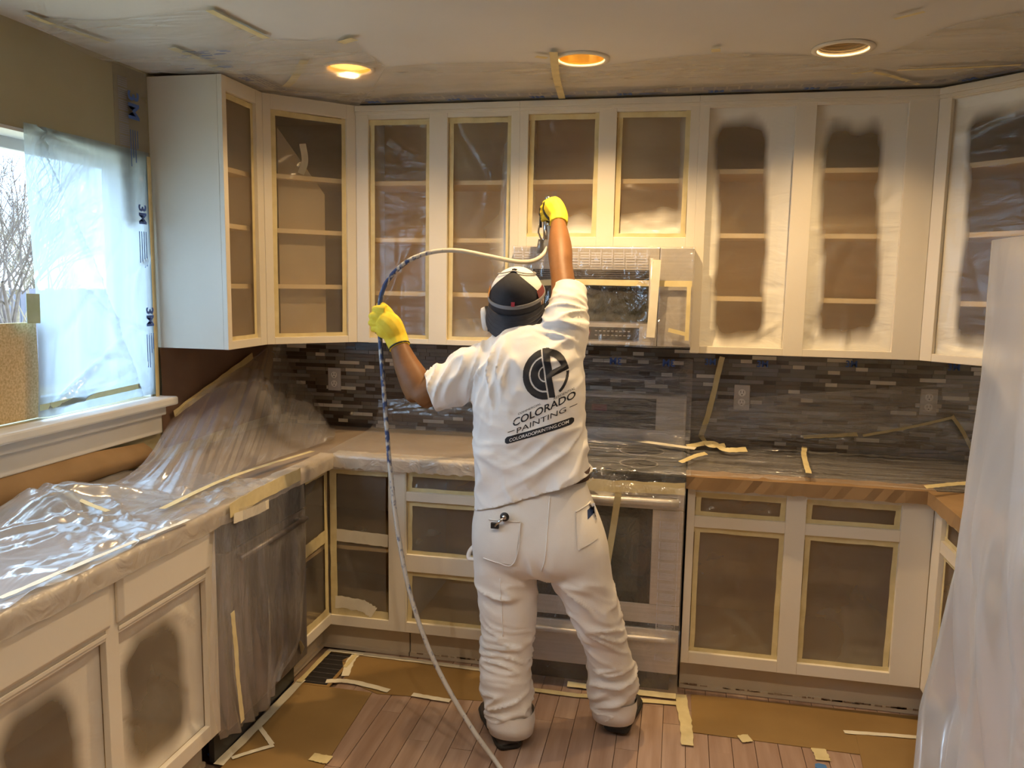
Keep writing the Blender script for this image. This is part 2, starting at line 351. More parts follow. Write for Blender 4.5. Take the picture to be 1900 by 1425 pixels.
def tiles():
    cols = [noisy('tile_%d' % i, a, b, r, (12, 12, 12), 3) for i, (a, b, r) in enumerate([
        ((.060, .042, .032), (.09, .062, .048), .12), ((.16, .14, .12), (.20, .175, .15), .15), ((.26, .24, .215), (.32, .295, .27), .18),
        ((.12, .09, .066), (.16, .12, .09), .3), ((.66, .61, .52), (.78, .72, .62), .35), ((.19, .185, .185), (.24, .23, .23), .1)])]
    MB().box(XL, XR, YW, YW+.006, .90, 1.40).build('grout_bed', 'grout', wall_back)
    z = .918; row = []; h = .0165
    while z < 1.395:
        x = XL+.004+random.uniform(-.08, 0)
        while x < XR-.01:
            L = random.choice((.05, .05, .105, .105, .16)); ci = random.choices(range(6), (5, 5, 3, 5, 2.6, 4))[0]
            if ci == 4: L = random.choice((.05, .105))
            x0, x1 = max(x, XL+.003), min(x+L, XR-.003)
            if x1-x0 > .012: row.append((x0, x1, z, ci))
            x += L+.002
        z += h+.002
    def score(t):
        xc = (t[0]+t[1])/2; s = t[1]-t[0]
        if t[2] > 1.37: s *= .2
        if -.66 < xc < -.33: s *= .15
        if t[2] < 1.06: s *= .35
        if xc < -1.75 or xc > 1.15: s *= .4
        return -s
    row.sort(key=score); protos = {}
    for t in row[:300]:
        L = round(t[1]-t[0], 3); key = (L, t[3])
        if key not in protos:
            o = MB().box(0, L, -.004, .001, 0, h).build('tile', cols[t[3]], wall_back); protos[key] = o.data
        else: o = link('tile', protos[key], wall_back)
        o.location = (t[0], YW+random.uniform(-.0008, .0004), t[2])
    mb = MB()
    for t in row[300:]: mb.box(t[0], t[1], YW-.0042, YW+.001, t[2], t[2]+h, t[3])
    stuff(mb.build('tile_field', cols, wall_back))
tiles()

def cans():
    labs = ['round recessed ceiling lamp under clear film, above the left cabinets', 'bright golden recessed ceiling lamp above the painter', 'ribbed recessed ceiling lamp above the right cabinets']
    for i, (x, y) in enumerate(HOLES):  # front row is seen; the rows behind are unseen lamps added for fill light
        t = thing('recessed_light', labs[i] if i < 3 else 'added recessed fill lamp in the unseen room behind, %s' % ['by the window', 'in the middle row', 'in front of the fridge', 'far right', 'rearmost'][i-3], 'lamp', (x, y, ZC), 0, 'recessed ceiling lamps')
        R = .082
        MB().lathe([(R+.016, -.001), (R+.016, -.006), (R, -.008), (R-.004, -.002), (R-.003, .0), (R+.01, .0)], (0, 0, 0), cap=False).build('trim_ring', 'canw', t, True)
        prof = [(R-.003, 0)]
        if i == 2:
            for k in range(9): prof += [(R-.004-.003*k, .006+.009*k), (R-.010-.003*k, .0075+.009*k)]
        prof += [(R-.012 if i != 2 else R-.04, .09), (.03, .10), (.0005, .10)]
        MB().lathe(prof, (0, 0, 0), cap=False).build('baffle' if i == 2 else 'reflector', 'canb' if i == 2 else 'can', t, i != 2)
        MB().lathe([(.002, .042), (.028, .044), (.045, .05), (.05, .062), (.035, .085), (.02, .095)] if i else [(.001, .004), (.05, .005), (.074, .009), (.076, .012), (.001, .014)], (0, 0, .03 if i == 2 else 0)).build('bulb' if i else 'lens', ['bulb2', 'bulb', 'bulb3'][i] if i < 3 else 'bulb', t, True)
        L = bpy.data.lights.new('bulb_light', 'SPOT'); L.spot_size = 2.4; L.spot_blend = .85; L.shadow_soft_size = .014 if i else .008; L.color = (1, .68, .34) if i < 3 else (1, .80, .58)
        L.energy = [28, 58, 36][i] if i < 3 else 27
        lo = bpy.data.objects.new('bulb_light', L); C.objects.link(lo); lo.parent = t; lo.location = (0, 0, .026)
        if i == 0: lo.location.z = -.004
        if i == 2: lo.location.z = .03
cans()

# ------------------------------------------------------------------ cabinets
def cabinet(name, label, origin, rz, W, z0, z1, foot, cols, rows, shelves, group, painted=None, film_mat='film', fth=.02, seed=0, crown=False, taped=True, tape_sides='lrtb', fronts=()):
    """local frame: x along the face, y into the cabinet, z up; cols/rows bound the openings; foot = carcass footprint (local)"""
    t = thing(name, label, 'cabinet', origin, rz, group); rng = np.random.default_rng(100+seed)
    xs = [0]+[v for c in cols for v in c]+[W]; Hh = z1-z0
    for i in range(0, len(xs), 2): MB().box(xs[i], xs[i+1], 0, fth, 0, Hh).build('stile', 'cab', t, bevel=.0015)
    zs = [0]+[v-z0 for r in rows for v in r]+[Hh]
    for (a, b) in cols:
        for i in range(0, len(zs), 2): MB().box(a, b, .0008, fth, zs[i], zs[i+1]).build('rail', 'cab', t, bevel=.0015)
    if crown: MB().box(0, W, -.012, .004, Hh-.028, Hh-.004).box(0, W, -.007, .004, Hh-.042, Hh-.028).build('crown_strip', 'cab', t, bevel=.002)
    # carcass: walls along the footprint, except the front edge
    n = len(foot); th = .016; ctr = Vector((sum(p[0] for p in foot)/n, sum(p[1] for p in foot)/n, 0))
    for i in range(n-1):
        a, b = Vector((*foot[i], 0)), Vector((*foot[i+1], 0)); d = (b-a).normalized(); nn = Vector((-d.y, d.x, 0))
        if nn.dot(ctr-a) < 0: nn = -nn
        if 0 < i < n-2: a, b = a+d*(th+.001), b-d*(th+.001)
        a2, b2 = a+nn*th, b+nn*th; back = .02 < (a.y+b.y)/2 and abs(d.x) > .5
        zlo, zhi = .001, Hh-.001
        m = MB(); m.hexa([(p.x, p.y, z) for z in (zlo, zhi) for p in (a, b, b2, a2)])
        m.build('back_panel' if back else 'side_panel', 'cabin' if 0 < i < n-2 else ['cab'][0], t)
    ins = [(p[0]+(ctr.x-p[0])*.06, p[1]+(ctr.y-p[1])*.06) for p in foot]
    MB().poly(ins, .004, .02).build('bottom_panel', 'cabin', t); MB().poly(ins, Hh-.02, Hh-.004).build('top_panel', 'cabin', t)
    sh = [(p[0]+(ctr.x-p[0])*.04, max(.06, p[1]+(ctr.y-p[1])*.04)) for p in foot]
    for z in shelves:
        s_ = MB().poly(sh, z-z0-.009, z-z0+.009).build('shelf', 'cabin', t)
        x0, x1 = min(p[0] for p in sh)+.02, max(p[0] for p in sh)-.02
        fx = [p[0] for p in foot if p[1] < .06] or [0, W]
        MB().box(max(min(fx), 0)+.03, min(max(fx), W)-.03, .052, .0598, z-z0-.0095, z-z0+.0095).build('shelf_edge', 'shelf', s_)
    # masking film in every opening
    k = 0
    for ci, (a, b) in enumerate(cols):
        for ri, (za, zb) in enumerate(rows):
            if (ci, ri) in fronts: k += 1; continue
            za_, zb_ = za-z0, zb-z0; w_, h_ = b-a, zb-za; nu, nv = max(14, int(w_/.011)), max(12, int(h_/.013))
            u = np.linspace(-.004, w_+.004, nu); v = np.linspace(-.004, h_+.004, nv); U, V = np.meshgrid(u, v, indexing='ij')
            e = np.clip(np.minimum(np.minimum(U+.004, w_+.004-U), np.minimum(V+.004, h_+.004-V))/.04, 0, 1)
            D = creases(U, V, 30, .011, rng, .006, .018, fan=[(0, 0), (w_, 0), (0, h_), (w_, h_), (w_*.5, 0)])
            G = np.stack([a+U, .021+.004+(.010+D)*e, za_+V], -1)
            pt = None
            if painted:
                pt = painted(ci, ri, U/w_, V/h_, U, V, rng)
            fo = gridmesh('masking_film', G, film_mat, t, paint=pt if pt is not None else np.zeros_like(U))
            if taped:
                tw = .020
                if 'l' in tape_sides: ribbon([(a+tw*.6, .019, za_+.0), (a+tw*.7, .019, zb_)], tw, (0, -1, 0), 'tape_strip', 'tape', fo, n=8, jag=.12)
                if 'r' in tape_sides: ribbon([(b-tw*.6, .019, za_+.0), (b-tw*.4, .019, zb_)], tw, (0, -1, 0), 'tape_strip', 'tape', fo, n=8, jag=.12)
                if 't' in tape_sides: ribbon([(a, .0185, zb_-tw*.6), (b, .0185, zb_-tw*.7)], tw*1.1, (0, -1, 0), 'tape_strip', 'tape', fo, n=8, jag=.12)
                if 'b' in tape_sides: ribbon([(a, .0185, za_+tw*.4), (b, .0185, za_+tw*.4)], tw*.8, (0, -1, 0), 'tape_strip', 'tape', fo, n=8, jag=.12)
            k += 1
    return t
def rect(W, D): return [(0, .021), (0, D), (W, D), (W, .021)]
def to_local(pts, origin, rz):
    c, s_ = math.cos(-rz), math.sin(-rz)
    return [((x-origin[0])*c-(y-origin[1])*s_, (x-origin[0])*s_+(y-origin[1])*c) for x, y in pts]
def sdbox(u, v, cx, cy, hx, hy, r):
    qx, qy = np.abs(u-cx)-hx+r, np.abs(v-cy)-hy+r
    return np.hypot(np.maximum(qx, 0), np.maximum(qy, 0))+np.minimum(np.maximum(qx, qy), 0)-r
def overspray(cx, cy, hx, hy, soft=.05, skew=0, base=0):
    def f(ci, ri, u, v, U, V, rng):
        c = cx[ci] if hasattr(cx, '__len__') else cx; q = (hx[ci] if hasattr(hx, '__len__') else hx); y = (cy[ci] if hasattr(cy, '__len__') else cy); hh = (hy[ci] if hasattr(hy, '__len__') else hy)
        d = sdbox(u+skew*(v-.5)+.02*np.sin(v*9+ci*2), v, c, y, q, hh, .10)
        d = d+.02*smoothnoise(U, V, 14, 9, ci+3, 2)
        return np.clip(d/soft+.45, 0, 1)*.93+base
    return f
UG, BG = 'wall cabinets with masked openings', 'base cabinets with masked openings'
dg = .2896; SH = (1.61, 1.83, 2.05)
# left wall cabinet (end panel to the window), diagonal corner, back left pair, over the microwave, right pair, right diagonal
XA = -1.4377; XD = XA-dg; YD = YU-dg; ye = YD-.303
cabinet('wall_cabinet', 'narrow wall cabinet with a broad white end panel beside the window', (XD, ye, ZBOT), PI/2, .303, ZBOT, ZT, [(0, .0205), (0, -XL+XD-.002), (.302, -XL+XD-.002), (.302, .021)], [(.03, .252)], [(1.405, 2.36)], (1.62, 1.86, 2.08), UG, seed=1)
rzd = PI/4; o2 = (XD, YD)
foot = to_local([(XD-.02, YD+.002), (XL+.002, YD+.002), (XL+.002, YW-.008), (XA-.002, YW-.008), (XA-.002, YU+.02)], o2, rzd); Wd = dg*math.sqrt(2)
cd = cabinet('wall_cabinet', 'left diagonal corner wall cabinet with one tall masked opening', (XD, YD, ZBOT), rzd, Wd, ZBOT, ZT, foot, [(.034, Wd-.042)], [(1.402, 2.355)], (1.62, 1.86, 2.09), UG, seed=2)
lab(MB().hexa([(.09, .10, .03), (.30, .10, .03), (.30, .106, .03), (.09, .106, .03), (.09, .10, .93), (.30, .10, .66), (.30, .106, .66), (.09, .106, .93)]).build('masking_board', noisy('tan_board', (.46, .36, .22), (.52, .41, .26), .7, (4, 4, 4)), cd), 'tan paper board standing inside')
ribbon([(.20, .096, .87), (.21, .096, .80), (.19, .094, .74)], .03, (0, -1, 0), 'tape_strip', 'tapew', cd)
x3 = -.697
def p3(ci, ri, u, v, U, V, rng):
    if ci == 0: return np.clip((.07-np.minimum(u, 1-u))*4, 0, .15)
    d = np.clip((u-.80)/.3, 0, 1)*np.clip((.95-v)*4, 0, 1)
    return np.clip(d*.7+.55*np.exp(-((u-.95)/.2)**2-((v-.42)/.12)**2)+np.clip((.12-v)*2.5, 0, .4), 0, .85)
cabinet('wall_cabinet', 'two-opening wall cabinet on the back wall left of the painter', (XA, YU, ZBOT), 0, x3-XA, ZBOT, ZT, rect(x3-XA-.001, .328), [(.058, .340), (.422, .703)], [(1.395, 2.355)], (1.595, 1.835, 2.085), UG, painted=p3, seed=3, crown=True)
def p4(ci, ri, u, v, U, V, rng):
    n_ = smoothnoise(U, V, 9, 9, ci+5, 2)*.06
    if ci == 1: return np.clip(np.clip((.22+n_-v)*7, 0, .9)+np.clip((u-.86)*4, 0, .5), 0, .92)
    return np.clip(np.clip((.20+n_-v)*6, 0, .8)+.3*np.clip((.12-u)*6, 0, 1), 0, .9)
x4 = .0443
cabinet('wall_cabinet', 'short two-opening wall cabinet above the microwave', (x3, YU, 1.807), 0, x4-x3, 1.807, ZT, rect(x4-x3-.001, .328), [(.036, .335), (.408, .706)], [(1.85, 2.36)], (2.085,), UG, painted=p4, seed=4, crown=True)
x5 = .9364
cabinet('wall_cabinet', 'right two-opening wall cabinet with white overspray around the film', (x4, YU, ZBOT), 0, x5-x4, ZBOT, ZT, rect(x5-x4-.001, .328), [(.040, .372), (.450, .787)], [(1.402, 2.365)], (1.60, 1.86, 2.12), UG, painted=overspray((.44, .47), (.49, .49), (.30, .325), (.455, .425), .07, .10), seed=5, crown=True, taped=False)
foot = to_local([(x5+.002, YU+.02), (x5+.002, YW-.008), (XR-.002, YW-.008), (XR-.002, YU-dg+.002), (x5+dg+.02, YU-dg+.002)], (x5, YU), -PI/4)
cabinet('wall_cabinet', 'right diagonal corner wall cabinet above the covered fridge', (x5, YU, ZBOT), -PI/4, Wd, ZBOT, ZT, foot, [(.048, Wd-.036)], [(1.402, 2.368)], (1.60, 1.86, 2.12), UG, painted=overspray(.62, .49, .42, .43, .07, .05), seed=6, crown=True, taped=False)

# base cabinets
ZB0, ZB1 = .14, .872
def toekick(parent, W, extra=0):
    MB().box(0, W, .075, .09, -ZB0+.012, 0).build('toe_board', 'toe', parent)
    MB().box(0, W, .062, .075, -ZB0+.001, -ZB0+.018).build('shoe_strip', 'toe', parent)
    r_ = random.Random(3); m = MB()
    for i in range(int(W/.02)):
        x = r_.uniform(0, W-.03); m.box(x, x+r_.uniform(.006, .035), .0605, .0622, -ZB0+.015+r_.uniform(0, .004), -ZB0+.021+r_.uniform(0, .004))
    stuff(m.build('torn_paint', 'glue', parent))
# left sink base: two false drawer fronts, two masked door openings
y0s, Ws = 1.345, .945
def pS(ci, ri, u, v, U, V, rng):
    if ri == 1: return np.zeros_like(u)
    d = sdbox(u+.08*(v-.5), v, .47, .46, .32, .40, .22)+.03*smoothnoise(U, V, 10, 7, ci+9, 2); return np.clip(d/.14+.4, 0, .92)
sk = cabinet('base_cabinet', 'sink base cabinet with raised drawer fronts under the window', (XB, y0s, ZB0), PI/2, Ws, ZB0, ZB1, rect(Ws-.001, .58), [(.055, .425), (.475, .885)], [(.19, .69), (.735, .852)], (), BG, painted=pS, seed=7, film_mat='filmlow', fronts=((0, 1), (1, 1)), taped=False)
toekick(sk, Ws)
for a, b in ((.045, .435), (.465, .895)):
    df = MB(); za, zb = .725-ZB0, .860-ZB0; e = .014
    df.box(a, b, -.008, -.0005, za, zb); df.hexa([(a, -.008, za), (b, -.008, za), (b, -.008, zb), (a, -.008, zb), (a+e, -.020, za+e), (b-e, -.020, za+e), (b-e, -.020, zb-e), (a+e, -.020, zb-e)])
    df.build('drawer_front', 'cab', sk, bevel=.002)
    MB().box(a+.008, b-.008, -.004, -.0005, .70-ZB0, .712-ZB0).build('door_lip', 'cab', sk, bevel=.002)
# dishwasher
yd0, yd1 = 2.30, 2.905
dw = thing('dishwasher', 'dark built-in dishwasher behind draped film beside the corner', 'dishwasher', (XB, yd0, 0), PI/2)
MB().box(.005, .60, .02, .56, .11, .866).build('body', 'dsteel', dw)
MB().box(.008, .597, -.02, .018, .13, .745).build('door', 'dsteel', dw, bevel=.006)
MB().box(.008, .597, -.022, .018, .75, .862).build('control_panel', 'black', dw, bevel=.004)
MB().tube([(.06, -.05, .72), (.54, -.05, .72)], .011).box(.08, .10, -.05, -.02, .712, .728).box(.50, .52, -.05, -.02, .712, .728).build('handle', 'dsteel', dw, True)
MB().box(.01, .59, .04, .06, .005, .11).build('kick_plate', 'black', dw)
# corner base: two openings meeting at the inner corner, one cabinet
cb = thing('base_cabinet', 'corner base cabinet with two masked openings meeting at the inner corner', 'cabinet', (XB, YB, ZB0), 0, BG)
wl, wr = YB-yd1-.002, .270
MB().box(-.02, .0, -wl, .02, 0, .045).build('rail', 'cab', cb, bevel=.0015); MB().box(-.02, .0, -wl, .02, ZB1-ZB0-.03, ZB1-ZB0).build('rail', 'cab', cb, bevel=.0015)
MB().box(0, wr, .0, .02, 0, .045).build('rail', 'cab', cb, bevel=.0015); MB().box(0, wr, .0, .02, ZB1-ZB0-.03, ZB1-ZB0).build('rail', 'cab', cb, bevel=.0015)
MB().box(-.02, 0, -wl, -wl+.018, .045, ZB1-ZB0-.03).build('stile', 'cab', cb, bevel=.0015)
MB().box(wr, wr+.075, 0, .02, 0, ZB1-ZB0).build('stile', 'cab', cb, bevel=.0015)
for z in (.004, ZB1-ZB0-.02, .34): MB().poly([(-.57, -wl+.02), (-.03, -wl+.02), (-.03, .03), (wr+.05, .03), (wr+.05, .58), (-.57, .58)], z, z+.016).build('shelf', 'cabin', cb)
MB().box(-.575, wr+.05, .585, .60, 0, ZB1-ZB0).build('back_panel', 'cabin', cb); MB().box(-.585, -.575, -wl, .6, 0, ZB1-ZB0).build('back_panel', 'cabin', cb)
rng = np.random.default_rng(55)
for side in 'lr':
    u = np.linspace(0, (wl-.02) if side == 'l' else wr, 30); v = np.linspace(.045, ZB1-ZB0-.03, 50); U, V = np.meshgrid(u, v, indexing='ij'); D = creases(U, V, 18, .005, rng)
    G = np.stack([-.018+D, -U-.002+.02, V], -1) if side == 'l' else np.stack([U-.018, .018+D, V], -1)
    fo = gridmesh('masking_film', G, 'filmlow', cb, paint=np.zeros_like(U))
    if side == 'l':
        P = lambda a, z: (-.012, -a, z)
        nrm = (1, 0, 0)
    else:
        P = lambda a, z: (a, .012, z); nrm = (0, -1, 0)
    Lw = (wl-.02) if side == 'l' else wr-.005
    ribbon([P(.0, .062), P(Lw*.5, .058), P(Lw, .06)], .04, nrm, 'tape_strip', 'tape', fo, jag=.1)
    ribbon([P(.005, .41), P(Lw*.5, .405), P(Lw, .40)], .055, nrm, 'tape_strip', 'tapew' if side == 'r' else 'tape', fo, jag=.05)
    ribbon([P(.014, .05), P(.014, .70)], .03, nrm, 'tape_strip', 'tape', fo, jag=.1)
    ribbon([P(.0, .692), P(Lw, .692)], .02, nrm, 'tape_strip', 'tape', fo, jag=.1)
ribbon([(.02, .010, .105), (.13, .010, .10), (.175, .010, .085), (.20, .010, .07)], .055, (0, -1, 0), 'tape_strip', 'tapew', cb, jag=.15)
MB().box(-.09, -.075, -wl, .09, -ZB0+.012, 0).box(-.09, wr+.07, .075, .09, -ZB0+.012, 0).build('toe_board', 'toe', cb)
MB().box(-.075, -.062, -wl, .062, -ZB0+.001, -ZB0+.018).box(-.075, wr+.07, .062, .075, -ZB0+.001, -ZB0+.018).build('shoe_strip', 'toe', cb)
# drawer base left of the range
xd = XB+wr+.0755; Wb = -.712-xd
db = cabinet('base_cabinet', 'three-drawer base cabinet with masked openings left of the range', (xd, YB, ZB0), 0, Wb, ZB0, ZB1, rect(Wb-.001, .58), [(.004, Wb-.03)], [(.185, .415), (.49, .725), (.765, .852)], (), BG, seed=8, film_mat='filmlow')
toekick(db, Wb)
# right base cabinet
xb = .0587; Wr = XBR-xb-.001
rb = cabinet('base_cabinet', 'right base cabinet with two masked drawers over two masked doors', (xb, YB, ZB0), 0, Wr, ZB0, ZB1, rect(Wr+.55, .58), [(.030, .372), (.446, .785)], [(.187, .707), (.752, .848)], (), BG, seed=9, film_mat='filmlow', taped=True)
toekick(rb, Wr+.088)
# right run towards the fridge
Wq = .86
rq = cabinet('base_cabinet', 'base cabinet of the right run, partly hidden by the covered fridge', (XBR, YB, ZB0), -PI/2, Wq, ZB0, ZB1, [(.0, .021), (.0, .58), (Wq, .58), (Wq, .021)], [(.09, .42), (.48, .82)], [(.187, .707), (.752, .848)], (), BG, seed=10, film_mat='filmlow')
toekick(rq, Wq)

# ------------------------------------------------------------------ countertops
ZK = .914
lc = MB().poly([(XL+.002, 1.0), (XB+.032, 1.0), (XB+.032, YB-.032), (-.712, YB-.032), (-.712, YW-.006), (XL+.002, YW-.006)], ZB1+.0005, ZK).build('countertop', 'wrapk')
tag(lc, 'L-shaped worktop wrapped in brown paper on the left base cabinets', 'countertop', 'worktops')
rc = MB().poly([(.056, YB-.032), (XBR-.032, YB-.032), (XBR-.032, 2.28), (XR-.002, 2.28), (XR-.002, YW-.006), (.056, YW-.006)], ZB1+.0005, ZK).build('countertop', 'counter')
tag(rc, 'dark worktop under taut film on the right base cabinets', 'countertop', 'worktops')
# brown paper band taped along the right worktop edge
kb = MB(); n = 26
rows = []
for i in range(n):
    x = .05+(.948-.05)*i/(n-1); j = lambda a: random.uniform(-a, a)
    rows.append([(x, YB-.037+j(.003), ZB1-.004+j(.003)), (x, YB-.038+j(.002), ZK+.004), (x, YB+.065+j(.010), ZK+.006+j(.002)), (x, YB+.065, ZK+.003), (x, YB-.0345, ZK+.001), (x, YB-.0345, ZB1-.003)])
kb.rings(rows); bnd = kb.build('paper_band', 'kraft', rc)
kb = MB(); rows = []
for i in range(n):
    y = YB-.034-.85*i/(n-1); j = lambda a: random.uniform(-a, a)
    rows.append([(XBR-.037+j(.003), y, ZB1-.004+j(.003)), (XBR-.038, y, ZK+.004), (XBR+.11+j(.012), y, ZK+.006), (XBR+.11, y, ZK+.003), (XBR-.0345, y, ZK+.001), (XBR-.0345, y, ZB1-.003)])
kb.rings(rows); kb.build('paper_band', 'kraft', rc)
# pale film folded over the left worktop edge
for nm, A, B, nrm in (('edge_wrap', (XB+.036, 1.0), (XB+.036, YB-.036), 'x'), ('edge_wrap', (XB+.036, YB-.036), (-.715, YB-.036), 'y')):
    k = 60; rows = []
    for i in range(k):
        f_ = i/(k-1); x = A[0]+(B[0]-A[0])*f_; y = A[1]+(B[1]-A[1])*f_; j = random.uniform(-.004, .004)
        ox, oy = (1, 0) if nrm == 'x' else (0, -1)
        rows.append([(x+ox*(.004+j), y+oy*(.004+j), ZB1-.012+j*1.5), (x+ox*.006, y+oy*.006, ZK-.012+j), (x+ox*.002, y+oy*.002, ZK+.006), (x-ox*(.06+j*2), y-oy*(.06+j*2), ZK+.007)])
    G = np.array(rows); gridmesh('edge_wrap', G, film('edge_film_'+nrm, .72, (.74, .66, .55), .08, .3, (12, 12, 12), .6, var=.3, trans=.2), lc)

# ------------------------------------------------------------------ range
XR0, XR1 = -.702, .046
rg = thing('range', 'stainless slide-in range wrapped in clear film behind the painter', 'range', (XR0, YB-.02, 0), 0)
WR = XR1-XR0
MB().box(0, WR, .03, .60, .09, .90).build('body', 'dsteel', rg)
MB().box(-.004, WR+.004, -.03, .585, .90, .918).build('cooktop', 'glassd', rg, bevel=.004)
for (bx, by, br) in ((.19, .16, .10), (.56, .16, .08), (.19, .42, .075), (.56, .42, .10)): MB().lathe([(br, 0), (br, .0012), (br-.006, .0012), (br-.006, 0)], (bx, by, .9182)).build('burner_ring', 'btn', rg)
dr = MB(); dz0, dz1 = .305, .86
dr.box(0, WR, -.012, .03, dz0, .385).box(0, WR, -.012, .03, .775, dz1).box(0, .12, -.012, .03, .385, .775).box(WR-.12, WR, -.012, .03, .385, .775)
door = dr.build('oven_door', 'steel', rg, bevel=.003)
MB().box(.119, WR-.119, -.009, .015, .384, .776).build('door_window', 'glassd', door)
MB().box(.17, WR-.17, -.0105, -.0085, .43, .735).build('inner_pane', noisy('oven_glass_tint', (.05, .055, .05), (.075, .08, .07), .12, (2, 2, 2)), door)
hp = [(.02+(WR-.04)*i/16, -.045-.012*math.sin(PI*i/16), .815) for i in range(17)]
MB().tube(hp, .016, 12).box(.03, .055, -.045, -.01, .805, .825).box(WR-.055, WR-.03, -.045, -.01, .805, .825).build('handle', 'steel', door, True)
MB().box(0, WR, -.006, .03, .872, .898).build('vent_strip', 'black', rg)
MB().box(0, WR, -.003, .03, .285, .303).build('gap_strip', 'black', rg)
ld = MB().box(0, WR, -.014, .03, .10, .283).build('drawer', 'steel', rg, bevel=.004)
MB().tube([(.01+(WR-.02)*i/12, -.020-.010*math.sin(PI*i/12), .245) for i in range(13)], .013, 10).build('handle', 'steel', ld, True)
MB().box(.03, WR-.03, .05, .08, .0, .1).build('kick_plate', 'black', rg)
bgd = MB(); bgd.hexa([(0, .50, .918), (WR, .50, .918), (WR, .60, .918), (0, .60, .918), (0, .535, 1.155), (WR, .535, 1.155), (WR, .60, 1.155), (0, .60, 1.155)])
bgo = bgd.build('backguard', 'steel', rg, bevel=.01)
def slope(u, z, off): 
    f_ = (z-.918)/(1.155-.918); return (u, .50+.035*f_-off, z)
m = MB(); m.hexa([slope(.12, 1.0, .0005), slope(WR-.135, 1.0, .0005), slope(WR-.135, 1.0, .004), slope(.12, 1.0, .004), slope(.12, 1.138, .0005), slope(WR-.135, 1.138, .0005), slope(WR-.135, 1.138, .004), slope(.12, 1.138, .004)])
cp = m.build('control_panel', 'black', bgo)
m = MB(); m.hexa([slope(.32, 1.075, .004), slope(.39, 1.075, .004), slope(.39, 1.075, .005), slope(.32, 1.075, .005), slope(.32, 1.105, .004), slope(.39, 1.105, .004), slope(.39, 1.105, .005), slope(.32, 1.105, .005)])
m.build('display', plain('dim_red_display', (.16, .03, .05), .4), bgo)
# film over range: front apron, cooktop and backguard
rng = np.random.default_rng(21)
u = np.linspace(-.004, WR+.004, 60); v = np.linspace(.012, .93, 70); U, V = np.meshgrid(u, v, indexing='ij')
bulge = .055*np.exp(-((V-.815)/.06)**2)+.03*np.exp(-((V-.245)/.06)**2)
G = np.stack([U, -.018-bulge-.012*(V > .86)+creases(U, V, 70, .006, rng, .005, .018, fan=[(.1, .93), (.4, .93), (WR, .9), (WR, .1)]), V], -1)
rf = gridmesh('plastic_wrap', G, 'filmrange', rg)
prof = [(-.034, .925), (.0, .931), (.2, .926), (.40, .935), (.47, .965), (.485, 1.02), (.50, 1.10), (.515, 1.17), (.555, 1.25), (.590, 1.32)]
pc = crs([(0, a, b) for a, b in prof], 60); u = np.linspace(-.01, WR+.02, 70)
G = np.zeros((70, 60, 3)); G[:, :, 0] = u[:, None]; G[:, :, 1] = pc[None, :, 1]; G[:, :, 2] = pc[None, :, 2]
U, V = np.meshgrid(u, np.linspace(0, 1.0, 60), indexing='ij'); D = creases(U, V, 120, .010, rng, .005, .016); G[:, :, 2] += np.abs(D)*.7; G[:, :, 1] -= np.abs(D)*.6
rf2 = gridmesh('plastic_wrap', G, 'filmdark', rg)
# ruffled kraft and tape under the cooktop lip, tape strips on the front
ribbon([(.0, -.036, .868), (.2, -.037, .874), (.45, -.036, .866), (WR, -.037, .872)], .045, (0, -1, 0), 'tape_strip', 'tape', rf, off=.006, jag=.15)
ribbon([(.38, -.036, .885), (.43, -.035, .84), (.50, -.034, .86)], .03, (0, -1, 0), 'tape_strip', 'tapew', rf, off=.006, jag=.1)
ribbon([(.497, -.085, .855), (.492, -.078, .81), (.478, -.03, .70), (.46, -.026, .56), (.445, -.026, .42)], .026, (0, -1, 0), 'tape_strip', 'tape', rf, off=.004)
ribbon([(.31, -.022, .012), (.5, -.022, .010), (WR, -.022, .012)], .022, (0, -.7, .7), 'tape_strip', 'tape', rf, off=.006, jag=.1)
m = MB(); r_ = random.Random(9)
for i in range(17):
    z = .16+i*.042
    for k in range(6): m.box(WR-.085+r_.uniform(0, .004), WR-.02-r_.uniform(0, .012), -.0265, -.0262, z+k*.005, z+k*.005+.0016)
    m.box(WR-.09, WR-.087, -.0265, -.0262, z, z+.03); m.box(WR-.018, WR-.016, -.0265, -.0262, z, z+.03)
stuff(m.build('film_print', 'printw', rf))
# strips of tape at the range corner and over the cooktop (photo: pale diagonal run)
def rl(px, py, Y=None, Z=None):
    p = onY(px, py, Y) if Y else onZ(px, py, Z); return (p.x-XR0, p.y-(YB-.02), p.z)
ribbon([rl(1085, 812, Z=.94), rl(1180, 823, Z=.94), rl(1290, 838, Z=.945)], .022, (0, -.3, 1), 'tape_strip', 'tapew', rf2, off=.014)
textmesh('3M', .045, 'print', lambda x, y: Vector((.42+x, .562, 1.30+y)), 'film_print', rf2, mirror=True, bold=.001)
textmesh('3M', .045, 'print', lambda x, y: Vector((.66+x, .562, 1.30+y)), 'film_print', rf2, mirror=True, bold=.001)

